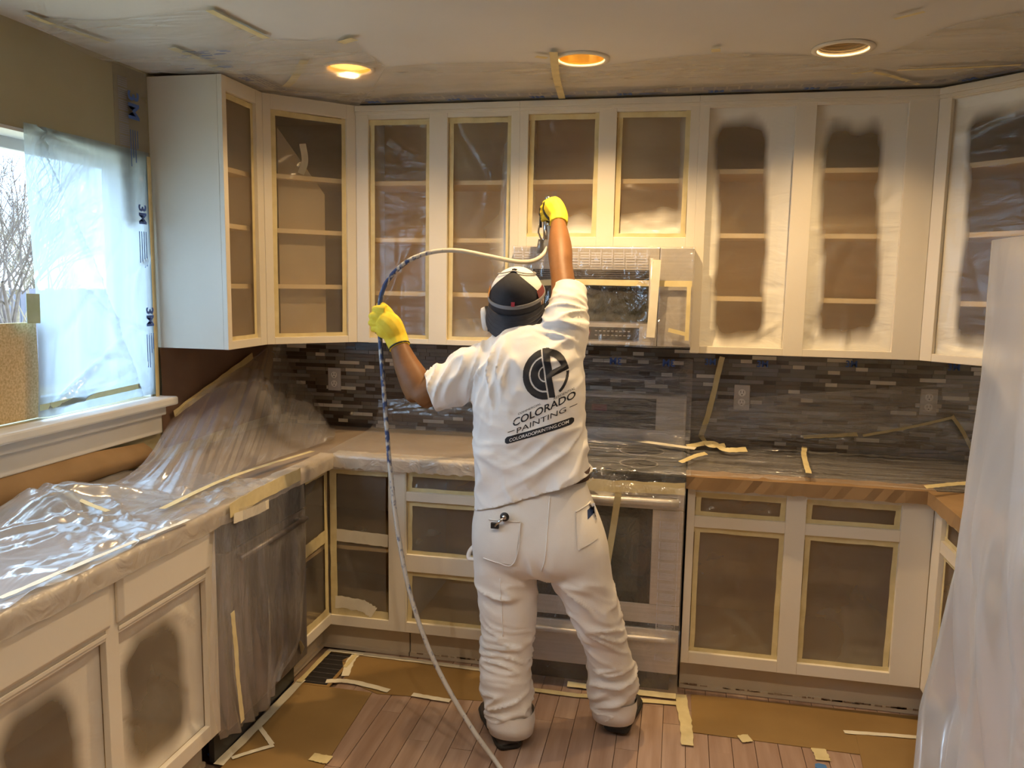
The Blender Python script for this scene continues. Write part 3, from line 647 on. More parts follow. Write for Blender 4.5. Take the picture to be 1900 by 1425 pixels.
# ------------------------------------------------------------------ microwave
mw = thing('microwave', 'stainless over-range microwave taped up in film above the range', 'microwave', (-.7028, YU-.06, 1.4), 0)
W_, H_ = .7487, .405
MB().box(0, W_, .03, .385, 0, H_).build('body', 'dsteel', mw)
xs_ = .613
md = MB().box(0, xs_-.002, 0, .03, .0, H_).build('door', 'steel', mw, bevel=.004)
MB().box(xs_, W_, 0, .03, .0, H_).build('side_panel', 'steel', mw, bevel=.004)
MB().box(.085, xs_-.02, -.003, .002, .262, .312).build('vent_grille', 'black', md)
for i in range(5): MB().box(.09, xs_-.025, -.005, -.003, .268+i*.009, .272+i*.009).build('vent_slat', 'dsteel', md)
MB().box(.07, xs_-.035, -.003, .002, .098, .252).build('door_window', 'glassd', md)
MB().box(.07, xs_-.075, -.003, .002, .022, .074).build('control_strip', 'black', md)
MB().box(.285, .335, -.0042, -.003, .036, .062).build('display', plain('microwave_display', (.20, .03, .04), .4), md)
textmesh('1:48', .022, 'red', lambda x, y: Vector((.31+x, -.0046, .049+y)), 'display_digits', md)
m = MB()
for i in range(9):
    for j in range(2): m.box(.355+i*.017, .365+i*.017, -.0040, -.003, .038+j*.018, .042+j*.018)
stuff(m.build('button_print', 'btn', md))
MB().tube([(xs_-.03, -.035, .04), (xs_-.03, -.038, .2), (xs_-.03, -.035, .36)], .010).box(xs_-.036, xs_-.024, -.035, 0, .05, .066).box(xs_-.036, xs_-.024, -.035, 0, .335, .35).build('handle', 'steel', md, True)
MB().box(.0, W_, .01, .38, -.012, -.0005).build('underside_plate', 'black', mw)
u = np.linspace(-.004, W_+.004, 70); v = np.linspace(-.004, H_+.004, 44); U, V = np.meshgrid(u, v, indexing='ij')
G = np.stack([U, -.012-.034*np.exp(-((U-xs_+.03)/.05)**2)+creases(U, V, 90, .007, rng, .004, .014, fan=[(.2, .25), (.45, .25), (xs_, .12), (W_, .4)]), V], -1)
mf = gridmesh('plastic_wrap', G, 'filmrange', mw)
def mwp(px, py, d=-.02):
    p = onY(px, py, YU-.06+d); return (p.x+.7028, d, p.z-1.4)
ribbon([mwp(1000, 525), mwp(1060, 523), mwp(1160, 525), mwp(1284, 527)], .024, (0, -1, 0), 'tape_strip', 'tape', mf, off=.002)
ribbon([mwp(1219, 482, -.045), mwp(1216, 520, -.045), mwp(1212, 570, -.045), mwp(1207, 626, -.045)], .034, (0, -1, 0), 'tape_strip', 'tapew', mf, off=.004)
ribbon([mwp(1279, 522), mwp(1277, 570), mwp(1274, 632)], .016, (0, -1, 0), 'tape_strip', 'tape', mf, off=.002)
ribbon([mwp(1240, 612), mwp(1272, 620)], .016, (0, -1, 0), 'tape_strip', 'tape', mf, off=.002)
m = MB()
for i in range(12):
    x0_ = .004+i*.047
    for k in range(5): m.box(x0_, x0_+.036, -.0175, -.0172, .335+k*.011, .3375+k*.011)
    m.box(x0_+.038, x0_+.040, -.0175, -.0172, .33, .395)
stuff(m.build('film_print', 'printw', mf))

# ------------------------------------------------------------------ outlets
for nm, px, py, lb in (('wall_outlet', 622, 703, 'grey plated duplex outlet on the tiles left of the painter'), ('wall_outlet', 1376, 737, 'grey plated duplex outlet on the tiles right of the range'), ('wall_outlet', 1722, 746, 'duplex outlet behind the film near the fridge')):
    p = onY(px, py, YW); t = thing(nm, lb, 'outlet', (p.x, YW-.005, p.z), 0, 'wall outlets')
    MB().box(-.035, .035, -.006, 0, -.058, .058).build('cover_plate', 'plate', t, bevel=.003)
    for dz in (-.022, .022):
        s_ = MB().lathe([(.0165, -.0005), (.0165, .0), (.016, .0)], (0, -.008, dz), 'y', 20)
        s_ = MB(); s_.lathe([(.001, 0), (.0165, 0), (.0165, .003), (.001, .003)], (0, -.009, dz), 'y', 20)
        so = s_.build('socket', 'socket', t)
        MB().box(-.0075, -.0052, -.0095, -.0088, dz-.001, dz+.009).box(.0052, .0075, -.0095, -.0088, dz-.001, dz+.009).box(-.0025, .0025, -.0095, -.0088, dz-.011, dz-.006).build('slot', 'slot', so)

# ------------------------------------------------------------------ plastic sheets, papers
rng = np.random.default_rng(31)
def xyz(a): return np.array([a.x, a.y, a.z])
# brown paper on the wall under the narrow cabinet, and under the sill
u = np.linspace(2.855, 3.765, 24); v = np.linspace(.96, 1.368, 16); U, V = np.meshgrid(u, v, indexing='ij')
tag(gridmesh('wall_paper_cover', np.stack([XL+.010+.006*np.abs(smoothnoise(U, V, 6, 6, 2)), U, V], -1), 'brownpaper'), 'dark brown masking paper on the wall below the narrow cabinet', 'masking paper')
u = np.linspace(1.2, 2.72, 40); v = np.linspace(0, 1, 12); U, V = np.meshgrid(u, v, indexing='ij')
G = np.stack([XL+.02+.05*np.sin(V*PI)*(.6+.4*np.sin(U*3))+.05*V*0, U, .925+V*.105-.02*np.clip((U-2.45)/.27, 0, 1)*V], -1)
tag(gridmesh('apron_paper', G, 'kraft'), 'bulging brown paper strip tucked below the window sill', 'masking paper')
# window film
u = np.linspace(0, 1, 60); v = np.linspace(0, 1, 80); U, V = np.meshgrid(u, v, indexing='ij')
yl = 2.235+.012*np.sin(V*5)-.02*(1-V); Y_ = yl+(2.832-yl)*U; Zz = 1.19+V*(2.125-1.19)
D = creases(Y_, Zz, 55, .016, rng, .005, .016, fan=[(2.25, 1.2), (2.3, 2.1), (2.8, 1.2)])
# one long diagonal fold
t_ = ((Y_-2.30)*.45+(Zz-2.05)*.893); s_ = ((Y_-2.30)*.893-(Zz-2.05)*-.45); D += .014*np.exp(-(s_/.008)**2)
X_ = XL+.012+.012*np.sin(U*PI)*np.sin(V*PI)+D*np.clip(np.minimum(U, 1-U)*12, 0, 1)
wf = tag(gridmesh('window_film', np.stack([X_, Y_, Zz], -1), 'filmwin'), 'translucent masking film taped over the window', 'plastic sheet', 'masking sheets')
ribbon([(XL+.014, 2.822, 1.17), (XL+.014, 2.824, 1.6), (XL+.014, 2.822, 2.11)], .022, (1, 0, 0), 'tape_strip', 'tape', wf)
p1, p2 = onX(72, 757, XL+.016), onX(258, 716, XL+.016)
ribbon([p1, (p1+p2)/2, p2], .020, (1, 0, 0), 'tape_strip', 'tapeg', wf)
p1, p2 = onX(60, 545, XL+.016), onX(62, 600, XL+.016)
ribbon([p1, p2], .055, (1, 0, 0), 'tape_strip', 'tapeg', wf)
for px, py, sz in ((246, 196, .085), (263, 398, .06), (277, 588, .06)):
    p = onX(px, py, XL+.017)
    textmesh('3M', sz, 'print', lambda x, y, p=p: Vector((XL+.019, p.y+y, p.z-x)), 'film_print', wf, bold=.002)
    m = MB(); r_ = random.Random(px)
    for i in range(4):
        a = p.z-sz*1.0-.004; b = a-r_.uniform(.06, .14); m.box(XL+.0185, XL+.019, p.y-.022+i*.013, p.y-.018+i*.013, b, a)
    stuff(m.build('film_print', 'print', wf))
u2 = np.linspace(2.0, 2.832, 30); v2 = np.linspace(2.115, 2.424, 16); U2, V2 = np.meshgrid(u2, v2, indexing='ij')
uf = tag(gridmesh('wall_film', np.stack([XL+.012+np.abs(creases(U2, V2, 22, .008, rng, .006, .02)), U2, V2], -1), 'filmclear'), 'thin clear film on the olive wall above the window', 'plastic sheet', 'masking sheets')
# printed strip down the wall beside the window
m = MB(); p = onX(228, 200, XL)
for i in range(13):
    z = 2.38-i*.042
    for k in range(5): m.box(XL+.003, XL+.0035, p.y-.028, p.y+.024, z-k*.0075-.0045, z-k*.0075)
ws = MB().box(XL+.001, XL+.0028, p.y-.05, 2.845, 1.86, 2.42).build('wall_film_strip', film('strip_film', .35, (.62, .56, .42), .05, .3, (6, 6, 6), .3))
tag(ws, 'printed masking film strip on the wall between window and cabinet', 'plastic sheet', 'masking sheets'); stuff(m.build('film_print', 'printg', ws))
cp_ = MB().box(XL-.03, XL-.018, 1.6, 2.262, 1.185, 1.50).build('particle_board', 'cork', bevel=.002)
tag(cp_, 'speckled tan particle board standing in the lower window corner', 'board')
pe = onX(80, 660, XL+.01)

# sheet over the sink half of the left worktop
u = np.linspace(0, 1, 60); v = np.linspace(0, 1, 130); U, V = np.meshgrid(u, v, indexing='ij')
X_ = XL+.02+U*(XB+.034-XL-.02); Y_ = 1.0+V*(2.62-1.0)
Z_ = ZK+.008+.075*np.exp(-((X_+1.86)/.10)**2-((Y_-2.02)/.22)**2)+.028*np.exp(-((X_+1.75)/.16)**2-((Y_-2.2)/.30)**2)
D = creases(X_, Y_, 90, .014, rng, .008, .022, fan=[(-1.52, 2.32), (-1.9, 2.0), (-1.5, 2.5), (-1.48, 1.9)], long=1.3)
Z_ = Z_+np.abs(D)+.008*np.abs(smoothnoise(X_, Y_, 5, 4, 4))
sk_f = tag(gridmesh('worktop_film', np.stack([X_, Y_, np.maximum(Z_, ZK+.006)], -1), 'filmcount'), 'crumpled bluish film sheet over the sink side worktop', 'plastic sheet', 'masking sheets')
ribbon([onZ(300, 945, ZK+.03), onZ(410, 893, ZK+.03), onZ(500, 862, ZK+.025), onZ(580, 838, ZK+.025)], .022, (0, 0, 1), 'tape_strip', 'tape', sk_f, jag=.15)
ribbon([onZ(100, 905, ZK+.07), onZ(150, 930, ZK+.06), onZ(200, 950, ZK+.05)], .018, (0, 0, 1), 'tape_strip', 'tape', sk_f, jag=.15)
ribbon([onZ(0, 1112, ZK+.016), onZ(180, 1035, ZK+.018), onZ(350, 965, ZK+.018)], .018, (0, 0, 1), 'tape_strip', 'tapew', sk_f, jag=.25)
# drape falling from under the corner cabinet on to the worktop
top = [onX(318, 778, XL+.02), onX(352, 742, XL+.02), onX(412, 700, XL+.02), onX(472, 662, XL+.02), (-2.0, 3.74, 1.366), onY(545, 690, YW-.02), onY(588, 745, YW-.02), onY(622, 808, YW-.02)]
mid = [onZ(255, 870, 1.0), onZ(300, 845, 1.02), onZ(365, 820, 1.05), onZ(435, 790, 1.07), onZ(485, 770, 1.07), onZ(530, 770, 1.03), onZ(575, 790, .98), onZ(618, 812, .94)]
bot = [onZ(150, 925, ZK+.014), onZ(215, 925, ZK+.014), onZ(330, 930, ZK+.014), onZ(410, 890, ZK+.014), onZ(460, 870, ZK+.014), onZ(520, 848, ZK+.014), onZ(575, 830, ZK+.014), onZ(616, 816, ZK+.014)]
G = loft([top, mid, bot], 150, 60); uu = np.linspace(0, 1, 150)[:, None]; vv = np.linspace(0, 1, 60)[None, :]
fold = .030*np.abs(np.sin(uu*31+1.5*np.sin(uu*9)+vv*1.2))+.014*np.abs(np.sin(uu*57+vv*3))+.010*np.sin(uu*19-vv*4); env = np.sin(np.clip(vv, 0, 1)*PI)**.6
Dn = np.array([.55, -.6, .35]); G = G+(fold*env)[..., None]*Dn
G[:, :, 2] = np.maximum(G[:, :, 2], ZK+.008); G[:, :, 0] = np.maximum(G[:, :, 0], XL+.015); G[:, :, 1] = np.minimum(G[:, :, 1], YW-.012)
dp = tag(gridmesh('corner_drape', G, 'filmdrape'), 'clear film draped in folds from the corner cabinet to the worktop', 'plastic sheet', 'masking sheets')
ribbon([onX(322, 768, XL+.03), onX(400, 710, XL+.03), onX(468, 660, XL+.03)], .03, (1, 0, 0), 'tape_strip', 'tape', dp, jag=.15)
# film on the back-left worktop, turned up the tiles
def backfilm(x0, x1, zt0, zt1, name, label, mat, nu=60, n=60, amp=.007):
    prof = [(YB-.03, ZK+.008), (YB+.15, ZK+.012), (YW-.16, ZK+.018), (YW-.06, ZK+.05)]
    u = np.linspace(x0, x1, nu); G = np.zeros((nu, 46, 3))
    for i, x in enumerate(u):
        zt = zt0+(zt1-zt0)*i/(nu-1)
        pr = crs([(0, *p) for p in prof]+[(0, YW-.022, ZK+.05+(zt-ZK-.05)*.5), (0, YW-.012, zt)], 46); G[i, :, 0] = x; G[i, :, 1:] = pr[:, 1:]
    U, V = np.meshgrid(u, np.linspace(0, 1.1, 46), indexing='ij'); D = np.abs(creases(U, V, n, amp, rng, .004, .012, fan=[(x0, .8), (x1, .75), (x0+.3*(x1-x0), .1)], long=1.5))
    G[:, :, 2] += D*.8; G[:, :, 1] -= D*.7
    return tag(gridmesh(name, G, mat), label, 'plastic sheet', 'masking sheets')
backfilm(-1.46, -.71, 1.06, 1.12, 'worktop_film', 'clear film lying on the worktop and tiles left of the painter', 'filmback')
G0 = backfilm(.06, 1.55, 1.12, 1.30, 'worktop_film', 'taut film with painted glint streaks over the right worktop and lower tiles', 'filmdark', 110, 150, .009)
u = np.linspace(.03, 1.54, 70); v = np.linspace(1.0, 1.368, 24); U, V = np.meshgrid(u, v, indexing='ij')
bf = tag(gridmesh('backsplash_film', np.stack([U, YW-.018-np.abs(creases(U, V, 30, .006, rng)), V], -1), film('upper_backsplash_film', .05, (.6, .6, .65), .05, .2, (4, 4, 8), .5, var=.08)), 'thin clear film on the tiles right of the range', 'plastic sheet', 'masking sheets')
for px, py in ((1580, 676), (1415, 676), (1770, 682), (1318, 672)):
    p = onY(px, py, YW-.026); textmesh('3M', .04, 'print', lambda x, y, p=p: Vector((p.x+x, YW-.027, p.z+y)), 'film_print', bf, bold=.001)
nb = (0, -1, 0)
ribbon([onY(1340, 662, YW-.03), onY(1325, 725, YW-.03), onY(1312, 775, YW-.03), onY(1300, 810, YW-.035)], .024, nb, 'tape_strip', 'tape', bf, jag=.1)
def OZ(px, py, z=ZK+.03): return onZ(px, py, z)
zup = (0, -.3, 1)
for pts, w_ in (([(1275, 832), (1320, 826), (1345, 838), (1385, 838)], .026), ([(1300, 812), (1315, 830), (1345, 830)], .022), ([(1262, 862), (1290, 850), (1310, 845)], .02), ([(1490, 814), (1540, 812), (1590, 809)], .022), ([(1492, 832), (1491, 850), (1500, 882)], .022), ([(1600, 812), (1690, 796), (1768, 778)], .014), ([(1765, 776), (1785, 805), (1802, 838)], .022), ([(1715, 908), (1760, 903), (1800, 900)], .016)):
    P_ = []
    for px, py in pts:
        q = onZ(px, py, ZK+.03)
        if q.y > YW-.03: q = onY(px, py, YW-.035)
        P_.append(q)
    ribbon(P_, w_, (0, -.6, .8), 'tape_strip', 'tape', G0, off=.012, jag=.12)
# dishwasher drape
outl = [(398, 962), (392, 1070), (388, 1200), (392, 1300), (412, 1374)]; outr = [(562, 893), (566, 1000), (563, 1100), (556, 1190), (520, 1240)]
G = loft([[onX(a, b, XB+.035) for a, b in outl], [onX(480+(i-2)*6, 915+i*95+20, XB+.062) for i in range(5)], [onX(a, b, XB+.03) for a, b in outr]], 70, 60)
uu = np.linspace(0, 1, 70)[:, None]; vv = np.linspace(0, 1, 60)[None, :]
G[:, :, 0] += .010*np.sin(vv*34+3*uu)*uu**.6+.008*np.sin(vv*71-2*uu)*uu+.006*np.sin(vv*15)
G[:, :, 0] = np.maximum(G[:, :, 0], XB+.026); G[:, :, 2] = np.maximum(G[:, :, 2], .012)
dd = lab(gridmesh('plastic_wrap', G, 'filmdish'), 'loose hanging film')
ribbon([onX(430, 1135, XB+.085), onX(436, 1200, XB+.085), onX(440, 1260, XB+.085), onX(449, 1338, XB+.085)], .022, (1, 0, 0), 'tape_strip', 'tape', dd, jag=.15)
ribbon([onX(425, 948, XB+.05), onX(490, 912, XB+.05), onX(556, 880, XB+.05)], .05, (1, 0, 0), 'tape_strip', 'tape', dd, jag=.1)
ribbon([onX(432, 962, XB+.055), onX(470, 948, XB+.055), onX(497, 935, XB+.055)], .034, (1, 0, 0), 'tape_strip', 'tapew', dd, jag=.05)
ribbon([onZ(505, 1290, .02), onZ(535, 1245, .03), onX(560, 1195, XB+.04)], .035, (.7, 0, .7), 'tape_strip', 'tape', dd, jag=.12)

dd.parent = dw; dd.matrix_parent_inverse = (Matrix.Translation((XB, yd0, 0)) @ Matrix.Rotation(PI/2, 4, 'Z')).inverted()

# fridge and its sheet
fx, fy0, fy1 = .80, 1.22, 2.12
fr = thing('refrigerator', 'white refrigerator hidden under film at the right edge', 'refrigerator', (fx, fy0, 0), 0)
MB().box(.05, .755, 0, fy1-fy0, .03, 1.76).build('body', 'fridge', fr, bevel=.01)
for k, (a, b) in enumerate(((.003, .445), (.451, .895))): 
    dz = MB().box(0, .05, a, b, .62, 1.76).build('door', 'fridge', fr, bevel=.012)
    yh = .415 if k == 0 else .48
    MB().tube([(-.01, yh, .75), (-.05, yh, .85), (-.06, yh, 1.15), (-.05, yh, 1.45), (-.01, yh, 1.55)], .014).build('handle', 'fridge', dz, True)
MB().box(0, .05, .003, .895, .06, .612).build('freezer_drawer', 'fridge', fr, bevel=.012)
MB().box(.06, .7, .04, .86, 0, .03).build('base_grille', 'black', fr)
yf = 2.125
far = [onY(1842, 446, yf), onY(1832, 560, yf), onY(1820, 700, yf), onY(1805, 830, yf), onY(1790, 950, yf), onY(1778, 1080, yf), onY(1764, 1240, yf), onY(1752, 1330, yf), onY(1742, 1440, yf-.05)]
far = [Vector((p.x, p.y, max(p.z, .01))) for p in far]
near1 = [Vector((p.x+.02-.085*math.exp(-((p.z-1.12)/.40)**2), yf-.36, p.z)) for p in far]
near2 = [Vector((p.x+.03-.02*math.exp(-((p.z-1.1)/.4)**2), yf-.62, p.z)) for p in far]
near3 = [Vector((p.x+.05, yf-.95, p.z)) for p in far]
back0 = [Vector((p.x+.10, p.y+.012, p.z)) for p in far]; back1 = [Vector((p.x+.62, p.y+.012, p.z)) for p in far]
near3 = [Vector((p.x, fy0-.02, p.z)) for p in near3]; near4 = [Vector((p.x+.72, fy0-.02, p.z)) for p in far]
G = loft([back1, back0, far, near1, near2, near3, near4], 110, 100)
uu = np.linspace(0, 1, 110)[:, None]; vv = np.linspace(0, 1, 100)[None, :]
e_ = np.clip((uu-.25)*1.6, 0, 1)*np.clip((.86-vv)*12, 0, 1)
G[:, :, 0] -= np.clip(e_*(1+1.3*uu)*(.030*(np.abs(np.sin(vv*29+1.2*np.sin(uu*5)))-.75)+.012*np.sin(vv*101+uu*3)+.010*np.sin(vv*27)), -.03, .07)
G[:, :, 2] = np.maximum(G[:, :, 2], .006)
fs = tag(gridmesh('fridge_sheet', G, 'filmwhite'), 'whitish film sheet draped over the refrigerator down to the floor', 'plastic sheet', 'masking sheets')

zt_ = max(p.z for p in far); u = np.linspace(far[0].x-.005, far[0].x+.72, 30); v = np.linspace(fy0-.02, yf+.012, 30); U, V = np.meshgrid(u, v, indexing='ij')
gridmesh('top_fold', np.stack([U, V, zt_+.002+np.abs(creases(U, V, 25, .01, rng))], -1), 'filmwhite', fs)

# ceiling films
def ceilfilm(front, back, label, sag, nu=90, nv=40, mat='filmceil'):
    G = loft([[onZ(a, b, ZC-.006) for a, b in front], [onZ(a, b, ZC-.008) for a, b in back]], nu, nv)
    U, V = G[:, :, 0], G[:, :, 1]; vv = np.linspace(0, 1, nv)[None, :]
    D = np.abs(creases(U, V, 60, .012, rng, .008, .025)); G[:, :, 2] -= (sag*np.sin(vv*PI)**.8+D*.6*np.sin(vv*PI))
    G[:, :, 2] = np.minimum(G[:, :, 2], ZC-.0045)
    return tag(gridmesh('ceiling_film', G, mat), label, 'plastic sheet', 'masking sheets')
cf1 = ceilfilm([(45, 30), (200, 38), (390, 18), (440, 45), (492, 70), (560, 76), (645, 74), (678, 98), (715, 125)], [(225, 122), (300, 134), (360, 138), (410, 138), (450, 158), (486, 176), (560, 188), (620, 196), (660, 200)], 'sagging clear film taped to the ceiling above the left cabinets', .02)
cf2 = ceilfilm([(716, 124), (850, 117), (990, 118), (1080, 124), (1170, 116), (1330, 100), (1490, 104), (1567, 104), (1650, 96), (1760, 50), (1900, 20)], [(662, 200), (800, 197), (960, 191), (1140, 186), (1320, 180), (1500, 174), (1640, 169), (1748, 165), (1915, 127)], 'clear film strip on the ceiling along the back cabinets', .004)
def ct(pts, w_, par, mat='tape'): ribbon([onZ(a, b, ZC-.010) for a, b in pts], w_, (0, 0, -1), 'tape_strip', mat, par)
ct([(388, 18), (440, 44), (494, 70)], .026, cf1); ct([(318, 88), (365, 106), (412, 128)], .034, cf1); ct([(632, 78), (658, 71)], .03, cf1); ct([(50, 26), (110, 48), (200, 78)], .022, cf1); ct([(565, 110), (545, 145), (530, 160)], .03, cf1)
ct([(1027, 95), (1032, 140), (1043, 182)], .028, cf2); ct([(994, 103), (1015, 106)], .022, cf2); ct([(1320, 92), (1337, 91)], .034, cf2); ct([(1665, 128), (1780, 124), (1895, 118)], .018, cf2); ct([(1622, 133), (1660, 142), (1705, 156)], .022, cf2); ct([(1580, 136), (1620, 130)], .014, cf2); ct([(1660, 34), (1715, 20)], .014, cf2)
# print along the film edge over the cabinets
def edge_print(p0, p1, par, seed, only=None):
    r_ = random.Random(seed); a, b = Vector(p0), Vector(p1); L = (b-a).length; d = (b-a)/L; nrm = Vector((d.y, -d.x, 0)); 
    if nrm.y > 0: nrm = -nrm
    m = MB(); x = .02; z = ZC-.0125
    def pt(s_, t_): q = a+d*s_+nrm*t_; return (q.x, q.y, z)
    while x < L-.05:
        w_ = .038
        for k in range(3):
            t0 = .055+k*.016; m.add([pt(x, t0), pt(x+w_, t0), pt(x+w_, t0+.010), pt(x, t0+.010)], [(0, 1, 2, 3)])
        x += .046
    stuff(m.build('film_print', 'printg', par)); x = .10
    while x < L-.12:
        textmesh('3M', .05, 'print', lambda u_, v_, x=x: Vector(pt(x+u_, .028-v_)), 'film_print', par, bold=.002)
        m = MB()
        for k in range(3): m.add([pt(x+.06, .012+k*.012), pt(x+.06+r_.uniform(.06, .12), .012+k*.012), pt(x+.06+r_.uniform(.06, .12), .017+k*.012), pt(x+.06, .017+k*.012)], [(0, 1, 2, 3)])
        stuff(m.build('film_print', 'print', par)); x += .36
edge_print((XA, YU-.02, 0), (x5, YU-.02, 0), cf2, 1); edge_print((x5+.01, YU-.02, 0), (x5+dg, YU-dg-.02, 0), cf2, 2); edge_print((XD+.015, YD-.005, 0), (XA+.01, YU-.02, 0), cf1, 3); edge_print((XD+.02, ye, 0), (XD+.02, YD, 0), cf1, 4)
m = MB()
r_ = random.Random(4)
for i in range(26):
    q = onZ(r_.uniform(330, 430), r_.uniform(92, 130), ZC-.016); m.box(q.x-.02, q.x+.02, q.y-.003, q.y+.003, q.z-.0004, q.z)
stuff(m.build('film_print', 'print', cf1))

# ------------------------------------------------------------------ floor papers, register, tapes
def fpaper(px, label, z=.003, tapes=()):
    pts = [onZ(a, b, z) for a, b in px]; mb = MB(); mb.poly([(p.x, p.y) for p in pts], .0004, z)
    o = tag(mb.build('floor_paper', 'board'), label, 'floor paper', 'brown floor papers')
    for t in tapes: ribbon([onZ(a, b, z+.001) for a, b in t[:-1]], t[-1], (0, 0, 1), 'tape_strip', 'tapew' if t[-1] < .04 else 'tape', o, jag=.12)
    return o
fpaper([(395, 1440), (470, 1360), (560, 1268), (690, 1285), (590, 1440)], 'brown floor paper along the dishwasher', .003, [[(405, 1420), (490, 1335), (560, 1262), .035], [(478, 1345), (505, 1382), .018], [(430, 1408), (470, 1395), (508, 1384), .018], [(578, 1405), (612, 1412), .045]])
fpaper([(655, 1215), (895, 1245), (895, 1300), (700, 1287), (640, 1262), (635, 1225)], 'brown floor paper in front of the drawer cabinet', .0025, [[(605, 1265), (650, 1266), (722, 1283), .03], [(765, 1290), (835, 1302), .026], [(655, 1212), (760, 1225), (893, 1243), .03], [(640, 1255), (652, 1225), (665, 1212), .035]])
fpaper([(1282, 1288), (1735, 1332), (1715, 1372), (1600, 1400), (1284, 1358)], 'brown floor paper along the right base cabinet', .003, [[(1566, 1359), (1640, 1364), (1712, 1370), .022], [(1372, 1372), (1392, 1370), .045], [(1518, 1390), (1528, 1412), .05], [(1262, 1290), (1272, 1340), (1276, 1384), .045]])
fpaper([(1588, 1362), (1735, 1378), (1735, 1440), (1605, 1440)], 'brown floor paper corner piece beside the fridge sheet', .005)
ribbon([onZ(900, 1268, .002), onZ(1060, 1290, .002), onZ(1255, 1306, .002)], .03, (0, 0, 1), 'tape_strip', 'tape', floor, jag=.12)
p = onZ(1523, 1421, .003); tag(MB().poly([(p.x-.02, p.y-.012), (p.x+.022, p.y-.015), (p.x+.018, p.y+.012), (p.x-.005, p.y+.018), (p.x-.018, p.y+.01)], .0004, .002).build('tape_scrap', noisy('blue_tape', (.05, .16, .42), (.08, .22, .5), .6)), 'small scrap of blue tape on the floor boards', 'tape')
bt = [onZ(a, b, .004) for a, b in ((385, 1398), (428, 1385), (430, 1398), (395, 1412))]
tag(MB().poly([(q.x, q.y) for q in bt], .0006, .004).build('tape_scrap', 'print'), 'crumpled dark blue film scrap at the sink cabinet foot', 'tape')
# floor register
q = [onZ(a, b, 0) for a, b in ((577, 1265), (612, 1215), (640, 1219), (607, 1270))]
rgx = thing('floor_register', 'open dark floor register in front of the corner cabinet', 'vent', ((q[0].x+q[2].x)/2, (q[0].y+q[2].y)/2, 0))
MB().box(-.055, .055, -.14, .14, .0006, .002).build('opening', 'dark', rgx)  # flat near-black plate; the shade inside the register is its colour
MB().box(-.07, -.055, -.15, .15, .0006, .005).box(.055, .07, -.15, .15, .0006, .005).box(-.055, .055, -.15, -.14, .0006, .005).box(-.055, .055, .14, .15, .0006, .005).build('frame', 'board', rgx)
for i in range(7): MB().box(-.055, .055, -.125+i*.04, -.121+i*.04, .002, .004).build('louvre', 'dsteel', rgx)
ribbon([(-.062, -.15, .006), (-.062, .15, .006)], .022, (0, 0, 1), 'tape_strip', 'tape', rgx, jag=.15); ribbon([(-.07, .148, .006), (.1, .148, .006)], .022, (0, 0, 1), 'tape_strip', 'tapew', rgx, jag=.15)
ribbon([(.066, .02, .006), (.066, .15, .006)], .018, (0, 0, 1), 'tape_strip', 'tape', rgx, jag=.15)

# ------------------------------------------------------------------ outside the window
gd = struct(MB().box(-40, XL-.4, -10, 40, -.4, -.35).build('garden_ground', noisy('dry_grass', (.36, .27, .14), (.55, .44, .26), .9, (2, 2, 2))))
dirn = ray(18, 420); 
def outp(px, py, X): return onX(px, py, X)
bark = [noisy('bark_%d' % i, a, b, .85, (9, 9, 30)) for i, (a, b) in enumerate((((.07, .045, .035), (.12, .085, .06)), ((.12, .09, .055), (.19, .145, .09)), ((.16, .12, .08), (.24, .19, .12))))]
def tree(px, X, label, h, seed, mat, twig):
    p = outp(px, 600, X); base = Vector((X, p.y, -.35)); r_ = random.Random(seed)
    t = thing('bare_tree', label, 'tree', base, 0, 'bare garden trees')
    mt, mbr = MB(), MB()
    def grow(p, d, L, rad, lev, mb):
        q = p+d*L; mid_ = p+d*L*.5+Vector((r_.uniform(-1, 1), r_.uniform(-1, 1), r_.uniform(-.3, .5)))*L*.07
        mb.tube([p, mid_, q], [rad, rad*.85, rad*.65], 5, cap=False)
        if lev == 0: return
        for k in range(r_.choice((3, 4, 4)) if lev > 1 else 4):
            a = r_.uniform(0, 2*PI); s_ = r_.uniform(.35, .9); side = Vector((math.cos(a), math.sin(a), r_.uniform(-.1, .5)))
            f_ = r_.uniform(.45, 1); grow(p+d*L*f_, (d+side*s_).normalized(), L*r_.uniform(.55, .8), rad*.6*(1.1-.3*f_), lev-1, mbr)
    grow(Vector((0, 0, 0)), Vector((.05, .02, 1)).normalized(), h*.22, h*.006, 6, mt)
    mt.build('trunk', bark[mat], t, True); mbr.build('branches', bark[mat], t)
tree(22, -5.0, 'nearest bare tree outside the window', 6.0, 3, 0, True)
tree(2, -8.5, 'pale bare tree outside behind the nearest tree', 7.0, 5, 1, True)
tree(45, -12.2, 'sunlit bare tree farthest outside beyond the fence', 8.0, 8, 2, True)
tree(25, -10.3, 'middle bare tree outside just before the fence', 6.5, 21, 2, True)
p = outp(20, 545, -11.2)
fe = thing('garden_fence', 'dark board fence in the garden behind the bare trees', 'fence', (-11.2, p.y-6, -.35), 0)
for i in range(60): MB().box(-.03, .0, i*.2, i*.2+.185, 0, 1.75+.02*math.sin(i*3)).build('board', noisy('fence_wood', (.07, .075, .10), (.13, .13, .17), .8, (8, 8, 2)) if i == 0 else 'fence_board_mat', fe) if i == 0 else None
fb = [c for c in fe.children][0]
for i in range(1, 60):
    c_ = fb.copy(); C.objects.link(c_); c_.parent = fe; c_.location = (0, i*.2, .015*math.sin(i*3))

